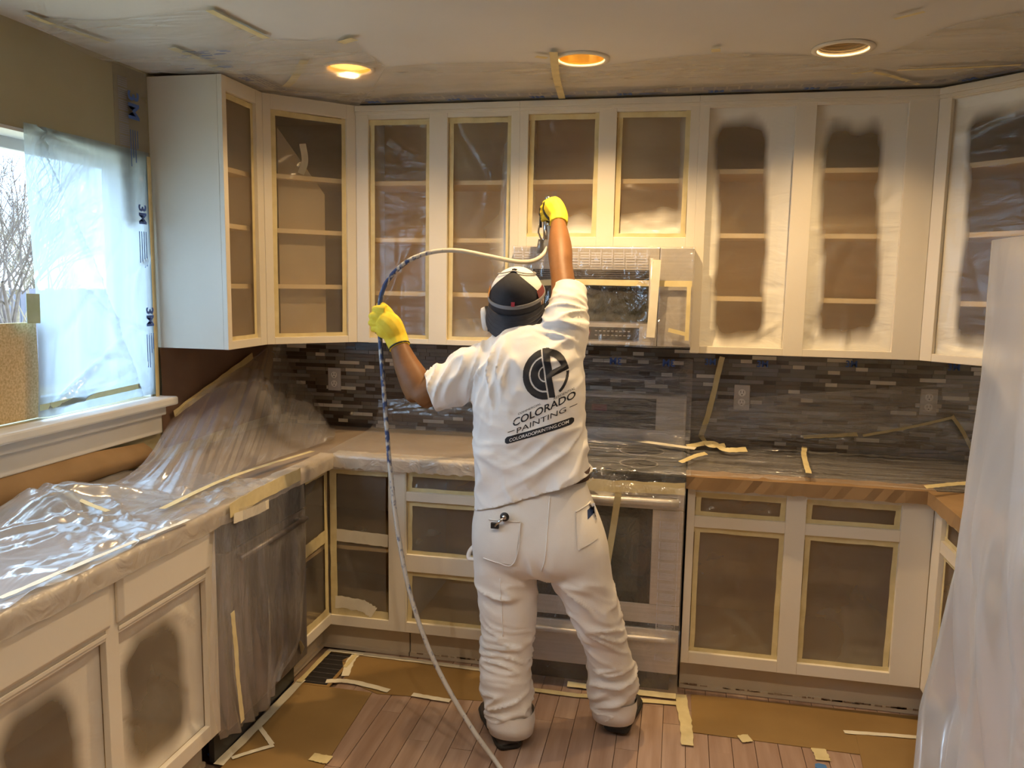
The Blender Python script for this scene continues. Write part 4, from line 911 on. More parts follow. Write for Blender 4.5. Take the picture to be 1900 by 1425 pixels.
# ------------------------------------------------------------------ the painter
SK = noisy('brown_skin', (.19, .085, .032), (.26, .12, .048), .52, (12, 12, 12), 4, bump=.05, bscale=(90, 90, 90), spec=.3)
CL = noisy('white_cotton', (.80, .78, .76), (.86, .84, .82), .85, (10, 10, 10), 3, bump=.06, bscale=(300, 300, 300))
CT = noisy('white_canvas', (.74, .70, .65), (.82, .78, .73), .85, (6, 6, 6), 4, bump=.08, bscale=(260, 260, 260))
GY = noisy('yellow_knit', (.80, .56, .02), (.88, .68, .06), .75, (30, 30, 30), 3, bump=.12, bscale=(350, 350, 350))
GB = plain('black_rubber', (.02, .02, .022), .55); CAPB = noisy('black_cap_cloth', (.010, .010, .014), (.018, .018, .026), .75, (50, 50, 50), bump=.1, bscale=(400, 400, 400))
CAPW = noisy('white_cap_mesh', (.76, .74, .70), (.84, .82, .78), .8, (20, 20, 20)); GREY = plain('grey_elastic', (.22, .22, .23), .7); ORG = plain('orange_strap', (.85, .33, .05), .6)
SHOE = noisy('dark_shoe', (.05, .042, .038), (.09, .075, .065), .6, (20, 20, 20)); SOLE = plain('black_sole', (.03, .03, .03), .7); INK = plain('shirt_ink', (.012, .013, .02), .7); INKW = plain('shirt_ink_white', (.75, .74, .73), .7)
LEATH = plain('brown_belt', (.05, .025, .02), .5); CHROME = plain('chrome', (.6, .6, .6), .2, 1.0)

pr = thing('person', 'painter in white shirt and trousers spraying the cabinets, seen from behind', 'person', (-.42, 2.75, 0))
PO = Vector((-.42, 2.75, 0))
def ering(c, rx, ry, n=28, p=2.4, ax=(1, 0, 0), ay=(0, 1, 0)):
    c, ax, ay = Vector(c), Vector(ax), Vector(ay); out = []
    for k in range(n):
        th = 2*PI*k/n; a, b = math.cos(th), math.sin(th)
        out.append(c+ax*(rx*math.copysign(abs(a)**(2/p), a))+ay*(ry*math.copysign(abs(b)**(2/p), b)))
    return out
def limb(mb, pts, radii, n=9, seg=18):
    P = crs([(*p, r) for p, r in zip([tuple(q) for q in pts], radii)], n*(len(pts)-1)+1)
    mb.tube([Vector(q[:3]) for q in P], [q[3] for q in P], seg)
def organic(mb, voxel, smooth=6, fac=.5):
    """fuse overlapping closed volumes into one smooth skin"""
    me = bpy.data.meshes.new('tmp'); me.from_pydata(mb.v, [], mb.f); bm = bmesh.new(); bm.from_mesh(me); bmesh.ops.recalc_face_normals(bm, faces=bm.faces); bm.to_mesh(me); bm.free()
    o = bpy.data.objects.new('tmp', me); C.objects.link(o)
    r_ = o.modifiers.new('r', 'REMESH'); r_.mode = 'VOXEL'; r_.voxel_size = voxel
    s_ = o.modifiers.new('s', 'SMOOTH'); s_.iterations = smooth; s_.factor = fac
    bpy.context.view_layer.update()
    res = bpy.data.meshes.new_from_object(o.evaluated_get(bpy.context.evaluated_depsgraph_get())); bpy.data.objects.remove(o)
    return res
def folds(me, fams, seed=0):
    n = len(me.vertices); co = np.empty(n*3); me.vertices.foreach_get('co', co); co = co.reshape(-1, 3); nr = np.empty(n*3); me.vertex_normals.foreach_get('vector', nr) if hasattr(me, 'vertex_normals') else None
    nr = nr.reshape(-1, 3); d = np.zeros(n)
    wob = np.array([mnoise.noise(Vector(p)*9+Vector((seed, 0, 0))) for p in co]); wob2 = np.array([mnoise.noise(Vector(p)*22+Vector((0, seed, 3))) for p in co])
    for fi, (c, rad, k, lam, amp) in enumerate(fams):
        k = np.array(k, float); k /= np.linalg.norm(k); q = co-np.array(c); m_ = np.exp(-((q/np.array(rad))**2).sum(1))
        e1 = np.cross(k, (0, 1, 0)); e1 /= np.linalg.norm(e1); e2 = np.cross(k, e1)
        A = np.stack([(q@k)/lam+wob*.5, (q@e1)/(lam*4.5), (q@e2)/(lam*3)], -1); r_ = np.zeros(n)
        for ii in np.nonzero(m_ > .03)[0]:
            z_ = abs(mnoise.noise(Vector(A[ii])+Vector((fi*5.3, seed, 0)))); r_[ii] = (1-min(1, z_*2.6))**1.6-.35
        d += amp*2.9*m_*r_
    d += .0012*wob2
    co = co+nr*d[:, None]; me.vertices.foreach_set('co', co.ravel()); me.update()
def finish(me, name, mat, parent, shift=True):
    me.materials.clear()
    for m_ in (mat if isinstance(mat, (list, tuple)) else [mat]): me.materials.append(m_)
    me.polygons.foreach_set('use_smooth', [True]*len(me.polygons))
    if shift: me.transform(Matrix.Translation(-PO))
    me.name = name; return link(name, me, parent)
def cut(me, p, n, rad):
    bm = bmesh.new(); bm.from_mesh(me); p = Vector(p)
    vs = [v for v in bm.verts if (v.co-p).length < rad]; vset = set(vs); fs = [f for f in bm.faces if all(v in vset for v in f.verts)]; es = [e for e in bm.edges if all(v in vset for v in e.verts)]
    bmesh.ops.bisect_plane(bm, geom=vs+es+fs, plane_co=p, plane_no=Vector(n), clear_outer=True); bm.to_mesh(me); bm.free()
def at(px, py, Y): return onY(px, py, Y)

# body (skin): one continuous figure
LE, LWr = Vector((-.905, 2.735, 1.232)), at(740, 640, 2.80)
RSh, REl, RWr = Vector((-.405, 2.83, 1.50)), at(1041, 494, 2.99), at(1036, 412, 3.15)
mb = MB()
HC = Vector((-.583, 2.872, 1.575))
hr = []
for i in range(13):
    t_ = -1+2*i/12*.999+.0005; s_ = math.sqrt(max(0.02, 1-t_*t_)); hr.append(ering(HC+Vector((0, .012*t_*-1, .122*t_)), .078*s_, .098*s_, 20, 2.2))
mb.rings(hr)
limb(mb, [HC+Vector((0, .09, -.01)), HC+Vector((0, .118, -.028))], [.022, .014])                 # nose
limb(mb, [HC+Vector((0, .06, -.085)), HC+Vector((0, .085, -.098))], [.03, .022])                   # chin
for s_ in (-1, 1):
    limb(mb, [HC+Vector((s_*.072, -.008, .0)), HC+Vector((s_*.090, -.02, .018)), HC+Vector((s_*.088, -.016, -.028))], [.012, .013, .010])      # ears
limb(mb, [HC+Vector((0, -.012, -.08)), (-.565, 2.84, 1.45), (-.54, 2.82, 1.38)], [.052, .055, .07])
tr = [(.90, -.50, 2.73, .15, .10), (1.05, -.50, 2.735, .155, .105), (1.2, -.50, 2.75, .16, .11), (1.34, -.51, 2.785, .155, .105), (1.43, -.525, 2.81, .10, .075)]
mb.rings([ering((x, y, z), rx, ry, 24) for z, x, y, rx, ry in tr])
limb(mb, [(-.62, 2.80, 1.385), (-.73, 2.775, 1.33), LE+Vector((.03, .0, .02)), LE], [.062, .058, .050, .045])
limb(mb, [LE, LE+(LWr-LE)*.30+Vector((.008, 0, 0)), LE+(LWr-LE)*.65, LWr, LWr+(LWr-LE).normalized()*.05], [.046, .056, .046, .034, .032])
limb(mb, [(-.44, 2.81, 1.42), RSh, at(1046, 540, 2.92), REl], [.066, .060, .047, .0435])
limb(mb, [REl, REl+(RWr-REl)*.35, REl+(RWr-REl)*.7, RWr, RWr+(RWr-REl).normalized()*.05], [.0435, .047, .039, .029, .027])
limb(mb, [(-.50, 2.73, .9), (-.56, 2.72, .75), (-.56, 2.72, .45), (-.555, 2.69, .09), (-.57, 2.74, .05)], [.13, .085, .06, .04, .035])
limb(mb, [(-.48, 2.73, .9), (-.36, 2.73, .75), (-.25, 2.76, .47), (-.19, 2.84, .10), (-.165, 2.90, .05)], [.13, .085, .06, .04, .035])
body = finish(organic(mb, .0085, 5), 'body', SK, pr)
for s_ in (-1, 1):       # eyes
    MB().lathe([(.001, -.012), (.009, -.008), (.012, 0), (.009, .008), (.001, .012)], HC+Vector((s_*.032, .083, .012))-PO, 'y', 12).build('eye', INKW, body, True)
MB().box(HC.x-PO.x-.025, HC.x-PO.x+.025, HC.y-PO.y+.083, HC.y-PO.y+.093, HC.z-.066, HC.z-.058).build('mouth', plain('lips', (.22, .07, .05), .5), body)

# shirt
mb = MB()
tr = [(.80, -.688, -.262, 2.725, .145), (.90, -.69, -.268, 2.728, .145), (1.0, -.696, -.280, 2.732, .142), (1.10, -.70, -.300, 2.738, .138), (1.20, -.704, -.309, 2.748, .138), (1.30, -.708, -.313, 2.765, .138), (1.38, -.70, -.325, 2.782, .130), (1.44, -.665, -.345, 2.80, .112), (1.485, -.625, -.40, 2.815, .085), (1.505, -.60, -.45, 2.825, .065)]
P_ = crs([np.array(t_) for t_ in tr], 40)
mb.rings([ering(((b+c)/2, y, z), (c-b)/2, ry, 36, 2.6) for z, b, c, y, ry in P_])
limb(mb, [(-.60, 2.80, 1.375), (-.69, 2.785, 1.345), (-.78, 2.765, 1.295), (-.858, 2.745, 1.262), (-.90, 2.735, 1.248)], [.098, .094, .086, .080, .080])
limb(mb, [(-.42, 2.80, 1.40), (-.40, 2.82, 1.48), (-.396, 2.865, 1.555), (-.397, 2.92, 1.622), (-.40, 2.955, 1.665)], [.098, .090, .075, .064, .062])
sme = organic(mb, .0075, 10, .5)
folds(sme, [((-.76, 2.70, 1.32), (.15, .3, .14), (1, 0, -.25), .040, .0075), ((-.62, 2.68, 1.36), (.10, .3, .13), (1, 0, .1), .045, .006), ((-.40, 2.80, 1.53), (.10, .3, .08), (.15, .25, 1), .032, .0055),
            ((-.62, 2.62, 1.02), (.14, .3, .13), (.5, 0, 1), .055, .0055), ((-.37, 2.60, 1.02), (.14, .3, .16), (-.75, 0, .9), .060, .0085), ((-.55, 2.6, 1.15), (.2, .3, .10), (.25, 0, 1), .07, .0045), ((-.42, 2.65, 1.40), (.12, .3, .10), (-.8, 0, 1), .06, .004), ((-.5, 2.6, .9), (.25, .3, .08), (1, 0, .5), .075, .005)], 3)
cut(sme, (-.858, 2.745, 1.262), (-.95, -.1, -.30), .16)
cut(sme, (-.397, 2.925, 1.632), (0, .62, .78), .12)
# slanting hem, higher on the right where the arm is raised
cut(sme, (-.47, 2.72, .935), (.36, 0, -1), .36)
shirt = finish(sme, 'shirt', CL, pr)
sd = shirt.modifiers.new('thickness', 'SOLIDIFY'); sd.thickness = .003; sd.offset = -1
bm_ = bmesh.new(); bm_.from_mesh(sme); bvh = BVHTree.FromBMesh(bm_)
def press(x, z, off=.0012):
    h = bvh.ray_cast(Vector((x-PO.x, -1, z)), Vector((0, 1, 0)))
    if h[0] is None: return None
    return h[0]+Vector((0, -off, 0))
def pxback(px, py): q = onY(px, py, 2.61); return q.x, q.z
def emblem():
    rx, ry = 41.8, 46.6; cx, cy = 1008.8, 696; st = .62; mb = MB(); idx = {}; vs = []; fs = []
    def ins(x, y):
        r_ = math.hypot(x, y); g_ = -.25+(.98-y)/1.9*.42; d = x-g_; an = math.degrees(math.atan2(y, x))
        if d < -.035: return r_ < 1 and not (.655 < r_ < .725) and not (.27 < r_ < .325)
        if d < .03: return False
        if d < .34 and r_ < 1.02 and y > -.93 and not (y < .05 and d > .30): return True
        if r_ > 1: return False
        if r_ > .72 and an > 17: return True
        ux, uy = .92, .39; t_ = (x-.3)*ux+(y-.02)*uy; n_ = abs(-(x-.3)*uy+(y-.02)*ux)
        if d > .25 and t_ > -.1 and n_ < .125 and y < .42: return True
        return r_ > .885 and -48 < an < 6
    def vid(i, j):
        if (i, j) not in idx:
            q = pxback(cx+i*st, cy+j*st); p = press(*q)
            if p is None: return None
            idx[(i, j)] = len(vs); vs.append(p)
        return idx[(i, j)]
    n = int(50/st)
    for i in range(-n, n):
        for j in range(-n, n):
            if ins((i+.5)*st/rx, -(j+.5)*st/ry):
                q = [vid(i, j), vid(i+1, j), vid(i+1, j+1), vid(i, j+1)]
                if None not in q: fs.append(tuple(q))
    mb.add(vs, fs); lab(mb.build('emblem_print', INK, shirt, True), 'black round emblem printed on the back')
emblem()
def print_text(body_, cx, cy, wpx, hpx, ang, mat, name, off=.0012, bold=0):
    cu = bpy.data.curves.new('t', 'FONT'); cu.body = body_; cu.size = 1; cu.align_x = 'CENTER'; cu.align_y = 'CENTER'; cu.offset = bold; cu.resolution_u = 3
    o = bpy.data.objects.new('t', cu); C.objects.link(o); bpy.context.view_layer.update()
    me = bpy.data.meshes.new_from_object(o.evaluated_get(bpy.context.evaluated_depsgraph_get())); bpy.data.objects.remove(o)
    xs = [v.co.x for v in me.vertices]; ys = [v.co.y for v in me.vertices]; w0, h0 = max(xs)-min(xs), max(ys)-min(ys); x0, y0 = (max(xs)+min(xs))/2, (max(ys)+min(ys))/2
    bm = bmesh.new(); bm.from_mesh(me); bmesh.ops.triangulate(bm, faces=bm.faces)
    for _ in range(3):
        bmesh.ops.subdivide_edges(bm, edges=[e for e in bm.edges if e.calc_length() > .22], cuts=1); bmesh.ops.triangulate(bm, faces=bm.faces)
    ca, sa = math.cos(ang), math.sin(ang); bad = []
    for v in bm.verts:
        a, b = (v.co.x-x0)/w0*wpx, -(v.co.y-y0)/h0*hpx
        q = pxback(cx+a*ca+b*sa*.0, cy+b-a*math.tan(ang)); p = press(q[0], q[1], off)
        if p is None: bad.append(v)
        else: v.co = p
    bmesh.ops.delete(bm, geom=bad, context='VERTS'); bm.to_mesh(me); bm.free(); me.materials.clear(); me.materials.append(mat); me.name = name
    return link(name, me, shirt)
print_text('COMMERCIAL', 982, 759, 45, 3.6, .40, INK, 'lettering'); print_text('RESIDENTIAL', 1044, 733, 40, 4.5, .40, INK, 'lettering')
print_text('COLORADO', 1008, 760, 120, 14, .39, INK, 'lettering', bold=.016)
print_text('PAINTING', 1004, 780, 94, 9.5, .37, INK, 'lettering'); print_text('-', 950, 799, 13, 1.2, .3, INK, 'lettering'); print_text('-', 1060, 757, 13, 1.2, .3, INK, 'lettering')
# dark pill with the web address
def pill():
    st = .8; vs = []; fs = []; idx = {}; cx, cy, hl, hh = 1000, 800, 62, 6.2
    def vid(i, j):
        if (i, j) not in idx:
            a = i*st; q = pxback(cx+a, cy+j*st-a*.27); p = press(*q)
            if p is None: return None
            idx[(i, j)] = len(vs); vs.append(p)
        return idx[(i, j)]
    for i in range(int(-hl/st), int(hl/st)):
        for j in range(int(-hh/st)-1, int(hh/st)+1):
            x, y = (i+.5)*st, (j+.5)*st
            if max(abs(x)-hl+hh, 0)**2+y*y < hh*hh:
                q = [vid(i, j), vid(i+1, j), vid(i+1, j+1), vid(i, j+1)]
                if None not in q: fs.append(tuple(q))
    mb = MB(); mb.add(vs, fs); mb.build('address_bar', INK, shirt, True)
pill(); print_text('COLORADOPAINTING.COM', 1000, 800, 110, 6, .27, INKW, 'lettering', .0022, bold=.01)

# trousers
mb = MB()
tr = [(1.0, -.655, -.31, 2.735, .115), (.92, -.675, -.280, 2.728, .128), (.83, -.692, -.238, 2.718, .142), (.75, -.694, -.212, 2.712, .148), (.68, -.69, -.205, 2.715, .135), (.635, -.672, -.225, 2.72, .10)]
P_ = crs([np.array(t_) for t_ in tr], 26); mb.rings([ering(((b+c)/2, y, z), (c-b)/2, ry, 36, 2.5) for z, b, c, y, ry in P_])
def leg(rows):
    P_ = crs([np.array(t_) for t_ in rows], 44); mb.rings([ering(((b+c)/2, y, z), (c-b)/2, ry, 26, 2.3) for z, b, c, y, ry in P_])
LEGB = True
leg([(.72, -.690, -.470, 2.715, .120), (.60, -.685, -.462, 2.718, .112), (.46, -.664, -.458, 2.715, .098), (.36, -.658, -.468, 2.705, .092), (.26, -.656, -.472, 2.695, .092), (.17, -.650, -.462, 2.69, .090), (.10, -.630, -.462, 2.685, .078), (.0, -.618, -.462, 2.682, .074)])
leg([(.72, -.425, -.208, 2.715, .118), (.62, -.410, -.190, 2.722, .110), (.53, -.365, -.168, 2.735, .102), (.44, -.320, -.150, 2.755, .092), (.34, -.288, -.128, 2.785, .086), (.25, -.282, -.100, 2.815, .086), (.18, -.282, -.092, 2.83, .086), (.11, -.268, -.104, 2.838, .076), (.01, -.256, -.110, 2.842, .072)])
tme = organic(mb, .0075, 8, .5)
folds(tme, [((-.57, 2.6, .56), (.12, .3, .05), (.25, 0, 1), .05, .008), ((-.57, 2.6, .36), (.15, .3, .09), (.2, 0, 1), .034, .0065), ((-.56, 2.6, .15), (.14, .3, .07), (-.3, 0, 1), .036, .008), ((-.24, 2.65, .43), (.13, .3, .10), (.55, 0, 1), .036, .0075), ((-.31, 2.62, .58), (.11, .3, .06), (.6, 0, 1), .06, .009),
            ((-.19, 2.7, .24), (.12, .3, .05), (.1, 0, 1), .035, .010), ((-.18, 2.7, .13), (.12, .3, .05), (-.5, 0, 1), .04, .010), ((-.44, 2.58, .68), (.09, .3, .06), (1, 0, .6), .06, .004)], 8)
cut(tme, (-.54, 2.684, .062), (0, 0, -1), .15); cut(tme, (-.182, 2.84, .072), (0, 0, -1), .15)
tro = finish(tme, 'trousers', CT, pr)
bm_ = bmesh.new(); bm_.from_mesh(tme); tbvh = BVHTree.FromBMesh(bm_)
def tpress(x, z, off=.001):
    h = tbvh.ray_cast(Vector((x-PO.x, -1, z)), Vector((0, 1, 0))); return None if h[0] is None else h[0]+Vector((0, -off, 0))
def patch(px, name, mat, off=.004, n=16, parent=None):
    """cloth patch over the trousers inside a 4-corner pixel outline"""
    cs = [onY(a, b, 2.58) for a, b in px]; G = np.zeros((n, n, 3)); ok = True
    for i in range(n):
        for j in range(n):
            u_, v_ = i/(n-1), j/(n-1); q = (cs[0]*(1-u_)+cs[1]*u_)*(1-v_)+(cs[3]*(1-u_)+cs[2]*u_)*v_
            p = tpress(q.x, q.z, off)
            if p is None: ok = False; p = Vector((q.x-PO.x, -.08, q.z))
            G[i, j] = p
    return gridmesh(name, G, mat, parent or tro)
def seam(px, name, mat, r_=.0016, parent=None, off=.001):
    pts = []
    for a, b in crs([(x, y, 0) for x, y in px], 8*len(px))[:, :2]:
        q = onY(a, b, 2.58); p = tpress(q.x, q.z, off)
        if p is not None: pts.append(p)
    return MB().tube(pts, r_, 6).build(name, mat, parent or tro, True)
pk = patch([(905, 968), (966, 970), (958, 1047), (893, 1040)], 'pocket', CT, .005); seam([(905, 966), (966, 968)], 'pocket_hem', CT, .003, pk, .006); seam([(966, 968), (963, 1020), (950, 1047), (925, 1044), (895, 1038)], 'stitching', CL, .0017, pk, .006)
pk2 = patch([(1066, 956), (1098, 946), (1106, 1010), (1072, 1022)], 'pocket', CT, .005); seam([(1066, 956), (1082, 950), (1098, 946)], 'pocket_hem', CT, .003, pk2, .006)
lab(patch([(1085, 958), (1097, 952), (1098, 966), (1087, 973)], 'brand_tab', plain('navy_tab', (.02, .04, .12), .7), .007, 6, pk2), 'small navy tab')
seam([(1018, 925), (1016, 975), (1013, 1030), (1005, 1060)], 'centre_seam', CL, .0018); seam([(925, 1078), (927, 1140), (929, 1190)], 'side_seam', CL, .0018)
# rolled cuffs, hammer loop, belt
for rows in ([(.125, -.634, -.456, 2.684, .081), (.085, -.628, -.452, 2.683, .084), (.048, -.618, -.456, 2.682, .080)], [(.135, -.274, -.097, 2.84, .080), (.095, -.268, -.096, 2.842, .083), (.056, -.260, -.102, 2.843, .078)]):
    rr = [ering(((b+c)/2-PO.x, y-PO.y, z), (c-b)/2, ry, 30, 2.3) for z, b, c, y, ry in rows]; inner = [ering(((b+c)/2-PO.x, y-PO.y, z), (c-b)/2-.008, ry-.008, 30, 2.3) for z, b, c, y, ry in rows[::-1]]
    MB().rings(rr+inner, cap=False).build('cuff', CT, tro, True)
lp = [at(885, 1008, 2.70)-PO, at(872, 1022, 2.69)-PO, at(870, 1036, 2.68)-PO, at(884, 1038, 2.67)-PO]
MB().tube(crs(lp, 14).tolist(), .008, 8).build('tool_loop', CT, tro, True)
bl = [ering((-.482-PO.x, 2.731-PO.y, z), .198, .124, 40, 2.5) for z in (.965, 1.0)]; bl2 = [ering((-.482-PO.x, 2.731-PO.y, z), .192, .118, 40, 2.5) for z in (1.0, .965)]
for ring in bl+bl2:
    for v in ring: v.z += .36*(v.x+.06)*.25
MB().rings(bl+bl2, cap=False).build('belt', LEATH, pr, True)

# shoes
def shoe(heel, toe, z0, lift=0):
    h, t_ = Vector((*heel, 0)), Vector((*toe, 0)); d = (t_-h); L = d.length; d.normalize(); s_ = Vector((-d.y, d.x, 0)); s = thing_part('shoe')
    prof = [(0, .030, .055), (.04, .040, .075), (.12, .043, .085), (.3, .042, .10), (.5, .046, .075), (.72, .051, .062), (.88, .046, .05), (.97, .030, .035), (1, .012, .02)]
    up, so = [], []
    for f_, w_, hh in prof:
        c = h+d*(L*f_); z = z0+lift*(1-f_)
        up.append([c+s_*(w_*math.cos(a))+Vector((0, 0, z+.02+(hh-.02)*max(0, math.sin(a))-.004*(math.sin(a) < 0)))-PO for a in [2*PI*k/18 for k in range(18)]])
        so.append([c+s_*((w_+.006)*math.copysign(abs(math.cos(a))**.5, math.cos(a)))+Vector((0, 0, z+.013+.012*math.copysign(abs(math.sin(a))**.5, math.sin(a))))-PO for a in [2*PI*k/18 for k in range(18)]])
    o = MB().rings(up).build('shoe', SHOE, pr, True); MB().rings(so).build('sole', SOLE, o, True); return o
def thing_part(n): return None
shoe((-.528, 2.625), (-.672, 2.90), .001); shoe((-.170, 2.800), (-.128, 3.085), .001, .012)

# cap worn backwards
UPV, BK, RT = Vector((0, -.42, .9075)), Vector((0, -.9075, -.42)), Vector((1, 0, 0)); CC = Vector((-.581, 2.868, 1.598))
def dome(th, ph, r_=1.0): return CC-PO+(UPV*math.cos(th)*.112+(BK*math.cos(ph)*.118+RT*math.sin(ph)*.098)*math.sin(th))*r_
def shell_grid(th0, th1, ph0, ph1, r_, name, mat, parent, nt=14, np_=28, edge=None):
    G = np.array([[tuple(dome(th0+(th1-th0)*i/(nt-1), ph0+(ph1-ph0)*j/(np_-1), r_)) for j in range(np_)] for i in range(nt)])
    return gridmesh(name, G, mat, parent)
cap = shell_grid(.02, 1.75, math.radians(-180), math.radians(180), 1.0, 'cap', CAPW, pr, 18, 48)
n1, n2 = 20, 26; G = np.zeros((n1, n2, 3))
for i in range(n1):
    for j in range(n2):
        f_ = i/(n1-1); th = .10+f_*1.66; hw = math.radians(20+52*min(1, f_*1.5)**.8); G[i, j] = tuple(dome(th, -hw+2*hw*j/(n2-1), 1.022))
lab(gridmesh('front_panel', G, CAPB, cap), 'black cap panel')
n1, n2 = 12, 26; G = np.zeros((n1, n2, 3))
for i in range(n1):
    for j in range(n2):
        f_ = i/(n1-1); ph = math.radians(-80+160*j/(n2-1)); e_ = dome(1.66, ph, 1.04); ext = .088*f_*max(0, math.cos(ph))**.42
        q = e_+(BK*.62-UPV*.78+Vector((0, -.05, 0))).normalized()*ext; q.x *= 1; q = q+RT*(.012*math.sin(ph)*f_); q.y += .012*math.sin(ph)**2*f_; G[i, j] = tuple(q)
br = gridmesh('brim', G, noisy('brim_cloth', (.022, .024, .034), (.034, .036, .048), .7, (40, 40, 40)), cap); sd = br.modifiers.new('thickness', 'SOLIDIFY'); sd.thickness = .004
for k in range(4):
    MB().tube([tuple(Vector(G[3+2*k, j])+Vector((0, -.0015, 0))) for j in range(1, n2-1)], .0008, 5).build('brim_stitch', plain('stitch_grey', (.05, .05, .065), .7) if k == 0 else bpy.data.materials['stitch_grey'], br)
MB().lathe([(.001, -.004), (.008, -.004), (.010, 0), (.001, .002)], dome(.02, 0, 1.02), 'z', 14).build('top_button', CAPB, cap, True)
q = dome(1.30, math.radians(6), 1.035); MB().box(q.x-.006, q.x+.006, q.y-.003, q.y+.001, q.z-.008, q.z+.008).build('badge', plain('red_badge', (.45, .03, .04), .6), cap)
# respirator: face piece, two cartridges, straps
rs = MB(); limb(rs, [HC+Vector((0, .085, -.035))-PO, HC+Vector((0, .135, -.05))-PO, HC+Vector((0, .15, -.075))-PO], [.05, .042, .026]); res = rs.build('respirator', GREY, pr, True)
for s_ in (-1, 1):
    c = HC+Vector((s_*.122, .022, -.058))-PO; ax = Vector((s_*.92, -.25, -.12)).normalized(); a = ax.orthogonal().normalized(); b = ax.cross(a)
    rings_ = [[c+ax*h+(a*math.cos(t_)+b*math.sin(t_))*r_ for t_ in [2*PI*k/22 for k in range(22)]] for r_, h in ((.038, -.028), (.044, -.024), (.045, 0), (.042, .010), (.030, .014), (.004, .015))]
    ca_ = MB().rings(rings_).build('cartridge', CAPW, res, True)
    MB().rings([[c+ax*h+(a*math.cos(t_)+b*math.sin(t_))*r_ for t_ in [2*PI*k/22 for k in range(22)]] for r_, h in ((.0455, -.016), (.0475, -.014), (.0475, -.006), (.0455, -.004))], cap=False).build('cartridge_band', GB, ca_, True)
    MB().tube([c-ax*.02, HC+Vector((s_*.05, .10, -.05))-PO], .02, 12).build('inlet', GREY, res, True)
def strap(th, w_, r_, name, mat, tilt=0, ph0=-150, ph1=150):
    G = np.array([[tuple(dome(th+tilt*math.cos(math.radians(p_))+dw, math.radians(p_), r_)) for dw in (-w_, -w_*.5, 0, w_*.5, w_)] for p_ in np.linspace(ph0, ph1, 60)]); o = gridmesh(name, G, mat, res); s2 = o.modifiers.new('thickness', 'SOLIDIFY'); s2.thickness = .002; return o
strap(1.42, .055, 1.045, 'strap', GREY, -.02)
strap(.62, .03, 1.04, 'strap', GREY, -.45, -178, 178)
for s_ in (-1, 1):
    G = np.array([[tuple(dome(1.12+.36*i/5, math.radians(s_*(64+32*j/5)), 1.06)) for j in range(6)] for i in range(6)]); gridmesh('strap_tab', ORG if s_ < 0 else plain('maroon_strap', (.16, .02, .02), .6), res) if False else gridmesh('strap_tab', G, ORG if s_ < 0 else plain('maroon_strap', (.16, .02, .02), .6), res)
MB().tube([HC+Vector((-.085, .03, -.07))-PO, Vector((-.60, 2.79, 1.475))-PO, Vector((-.50, 2.75, 1.465))-PO], .004, 6).build('neck_strap', GREY, res, True)

# gloves
def glove(name, label, parts, palmdir, wrist, wdir, wr):
    mb = MB()
    for pts, rr in parts: limb(mb, pts, rr, 6, 12)
    me = organic(mb, .0035, 3, .5)
    o = finish(me, name, [GY, GB], pr); pd = Vector(palmdir).normalized()
    for p in me.polygons:
        if p.normal.dot(pd) > .38: p.material_index = 1
    lab(o, label)
    a = Vector(wdir).normalized().orthogonal().normalized(); b = Vector(wdir).normalized().cross(a)
    ring = [Vector(wrist)-PO+(a*math.cos(t_)+b*math.sin(t_))*wr for t_ in [2*PI*k/26 for k in range(27)]]
    MB().tube(ring, .0035, 8).build('cuff_band', GB, o, True); return o
HL = at(704, 590, 2.825)         # where the hose runs through the left fist
wl_ = (LWr-LE).normalized(); palm = [LWr-wl_*.012, LWr+wl_*.035, at(722, 602, 2.795), at(706, 590, 2.790)]
parts = [(palm, [.040, .043, .046, .032]), ([at(735, 612, 2.80), at(715, 612, 2.797), at(703, 612, 2.80)], [.034, .034, .026])]
for i, (px, py) in enumerate(((702, 573), (696, 586), (695, 599), (699, 611))):
    k = at(px, py, 2.787); r_ = (.0125, .013, .0125, .011)[i]
    parts.append(([k+Vector((.030, .0, -.002)), k, k+Vector((-.020, .018, -.002)), k+Vector((-.020, .046, -.004)), k+Vector((.006, .060, -.004))], [.018, r_*1.12, r_, r_*.95, r_*.9]))
th_ = at(722, 580, 2.80); parts.append(([th_+Vector((.01, 0, -.03)), th_, at(711, 568, 2.825), at(703, 566, 2.852)], [.020, .016, .0135, .012]))
glove('glove', 'yellow knit glove gripping the hose', parts, (-.35, .85, -.35), LWr-wl_*.006, wl_, .0375)
wr_ = (RWr-REl).normalized(); GH = at(1014, 392, 3.215)
parts = [([RWr-wr_*.012, RWr+wr_*.03, at(1027, 386, 3.185), at(1021, 378, 3.20)], [.036, .040, .044, .034]), ([at(1033, 396, 3.175), at(1031, 382, 3.185), at(1025, 374, 3.20)], [.03, .032, .026])]
for i, (px, py) in enumerate(((1017, 376), (1013, 385), (1012, 394), (1013, 403))):
    k = at(px, py, 3.195); r_ = (.0125, .013, .0125, .011)[i]
    parts.append(([k+Vector((.035, -.005, -.004)), k, k+Vector((-.018, .020, -.004)), k+Vector((-.016, .046, -.006)), k+Vector((.008, .056, -.006))], [.02, r_*1.12, r_, r_*.95, r_*.9]))
th_ = at(1024, 378, 3.20); parts.append(([at(1032, 388, 3.195), at(1036, 380, 3.215), at(1031, 376, 3.25), at(1022, 380, 3.265)], [.022, .017, .0135, .012]))
glove('glove', 'yellow knit glove holding the spray gun', parts, (-.85, .5, -.2), RWr-wr_*.006, wr_, .0315)

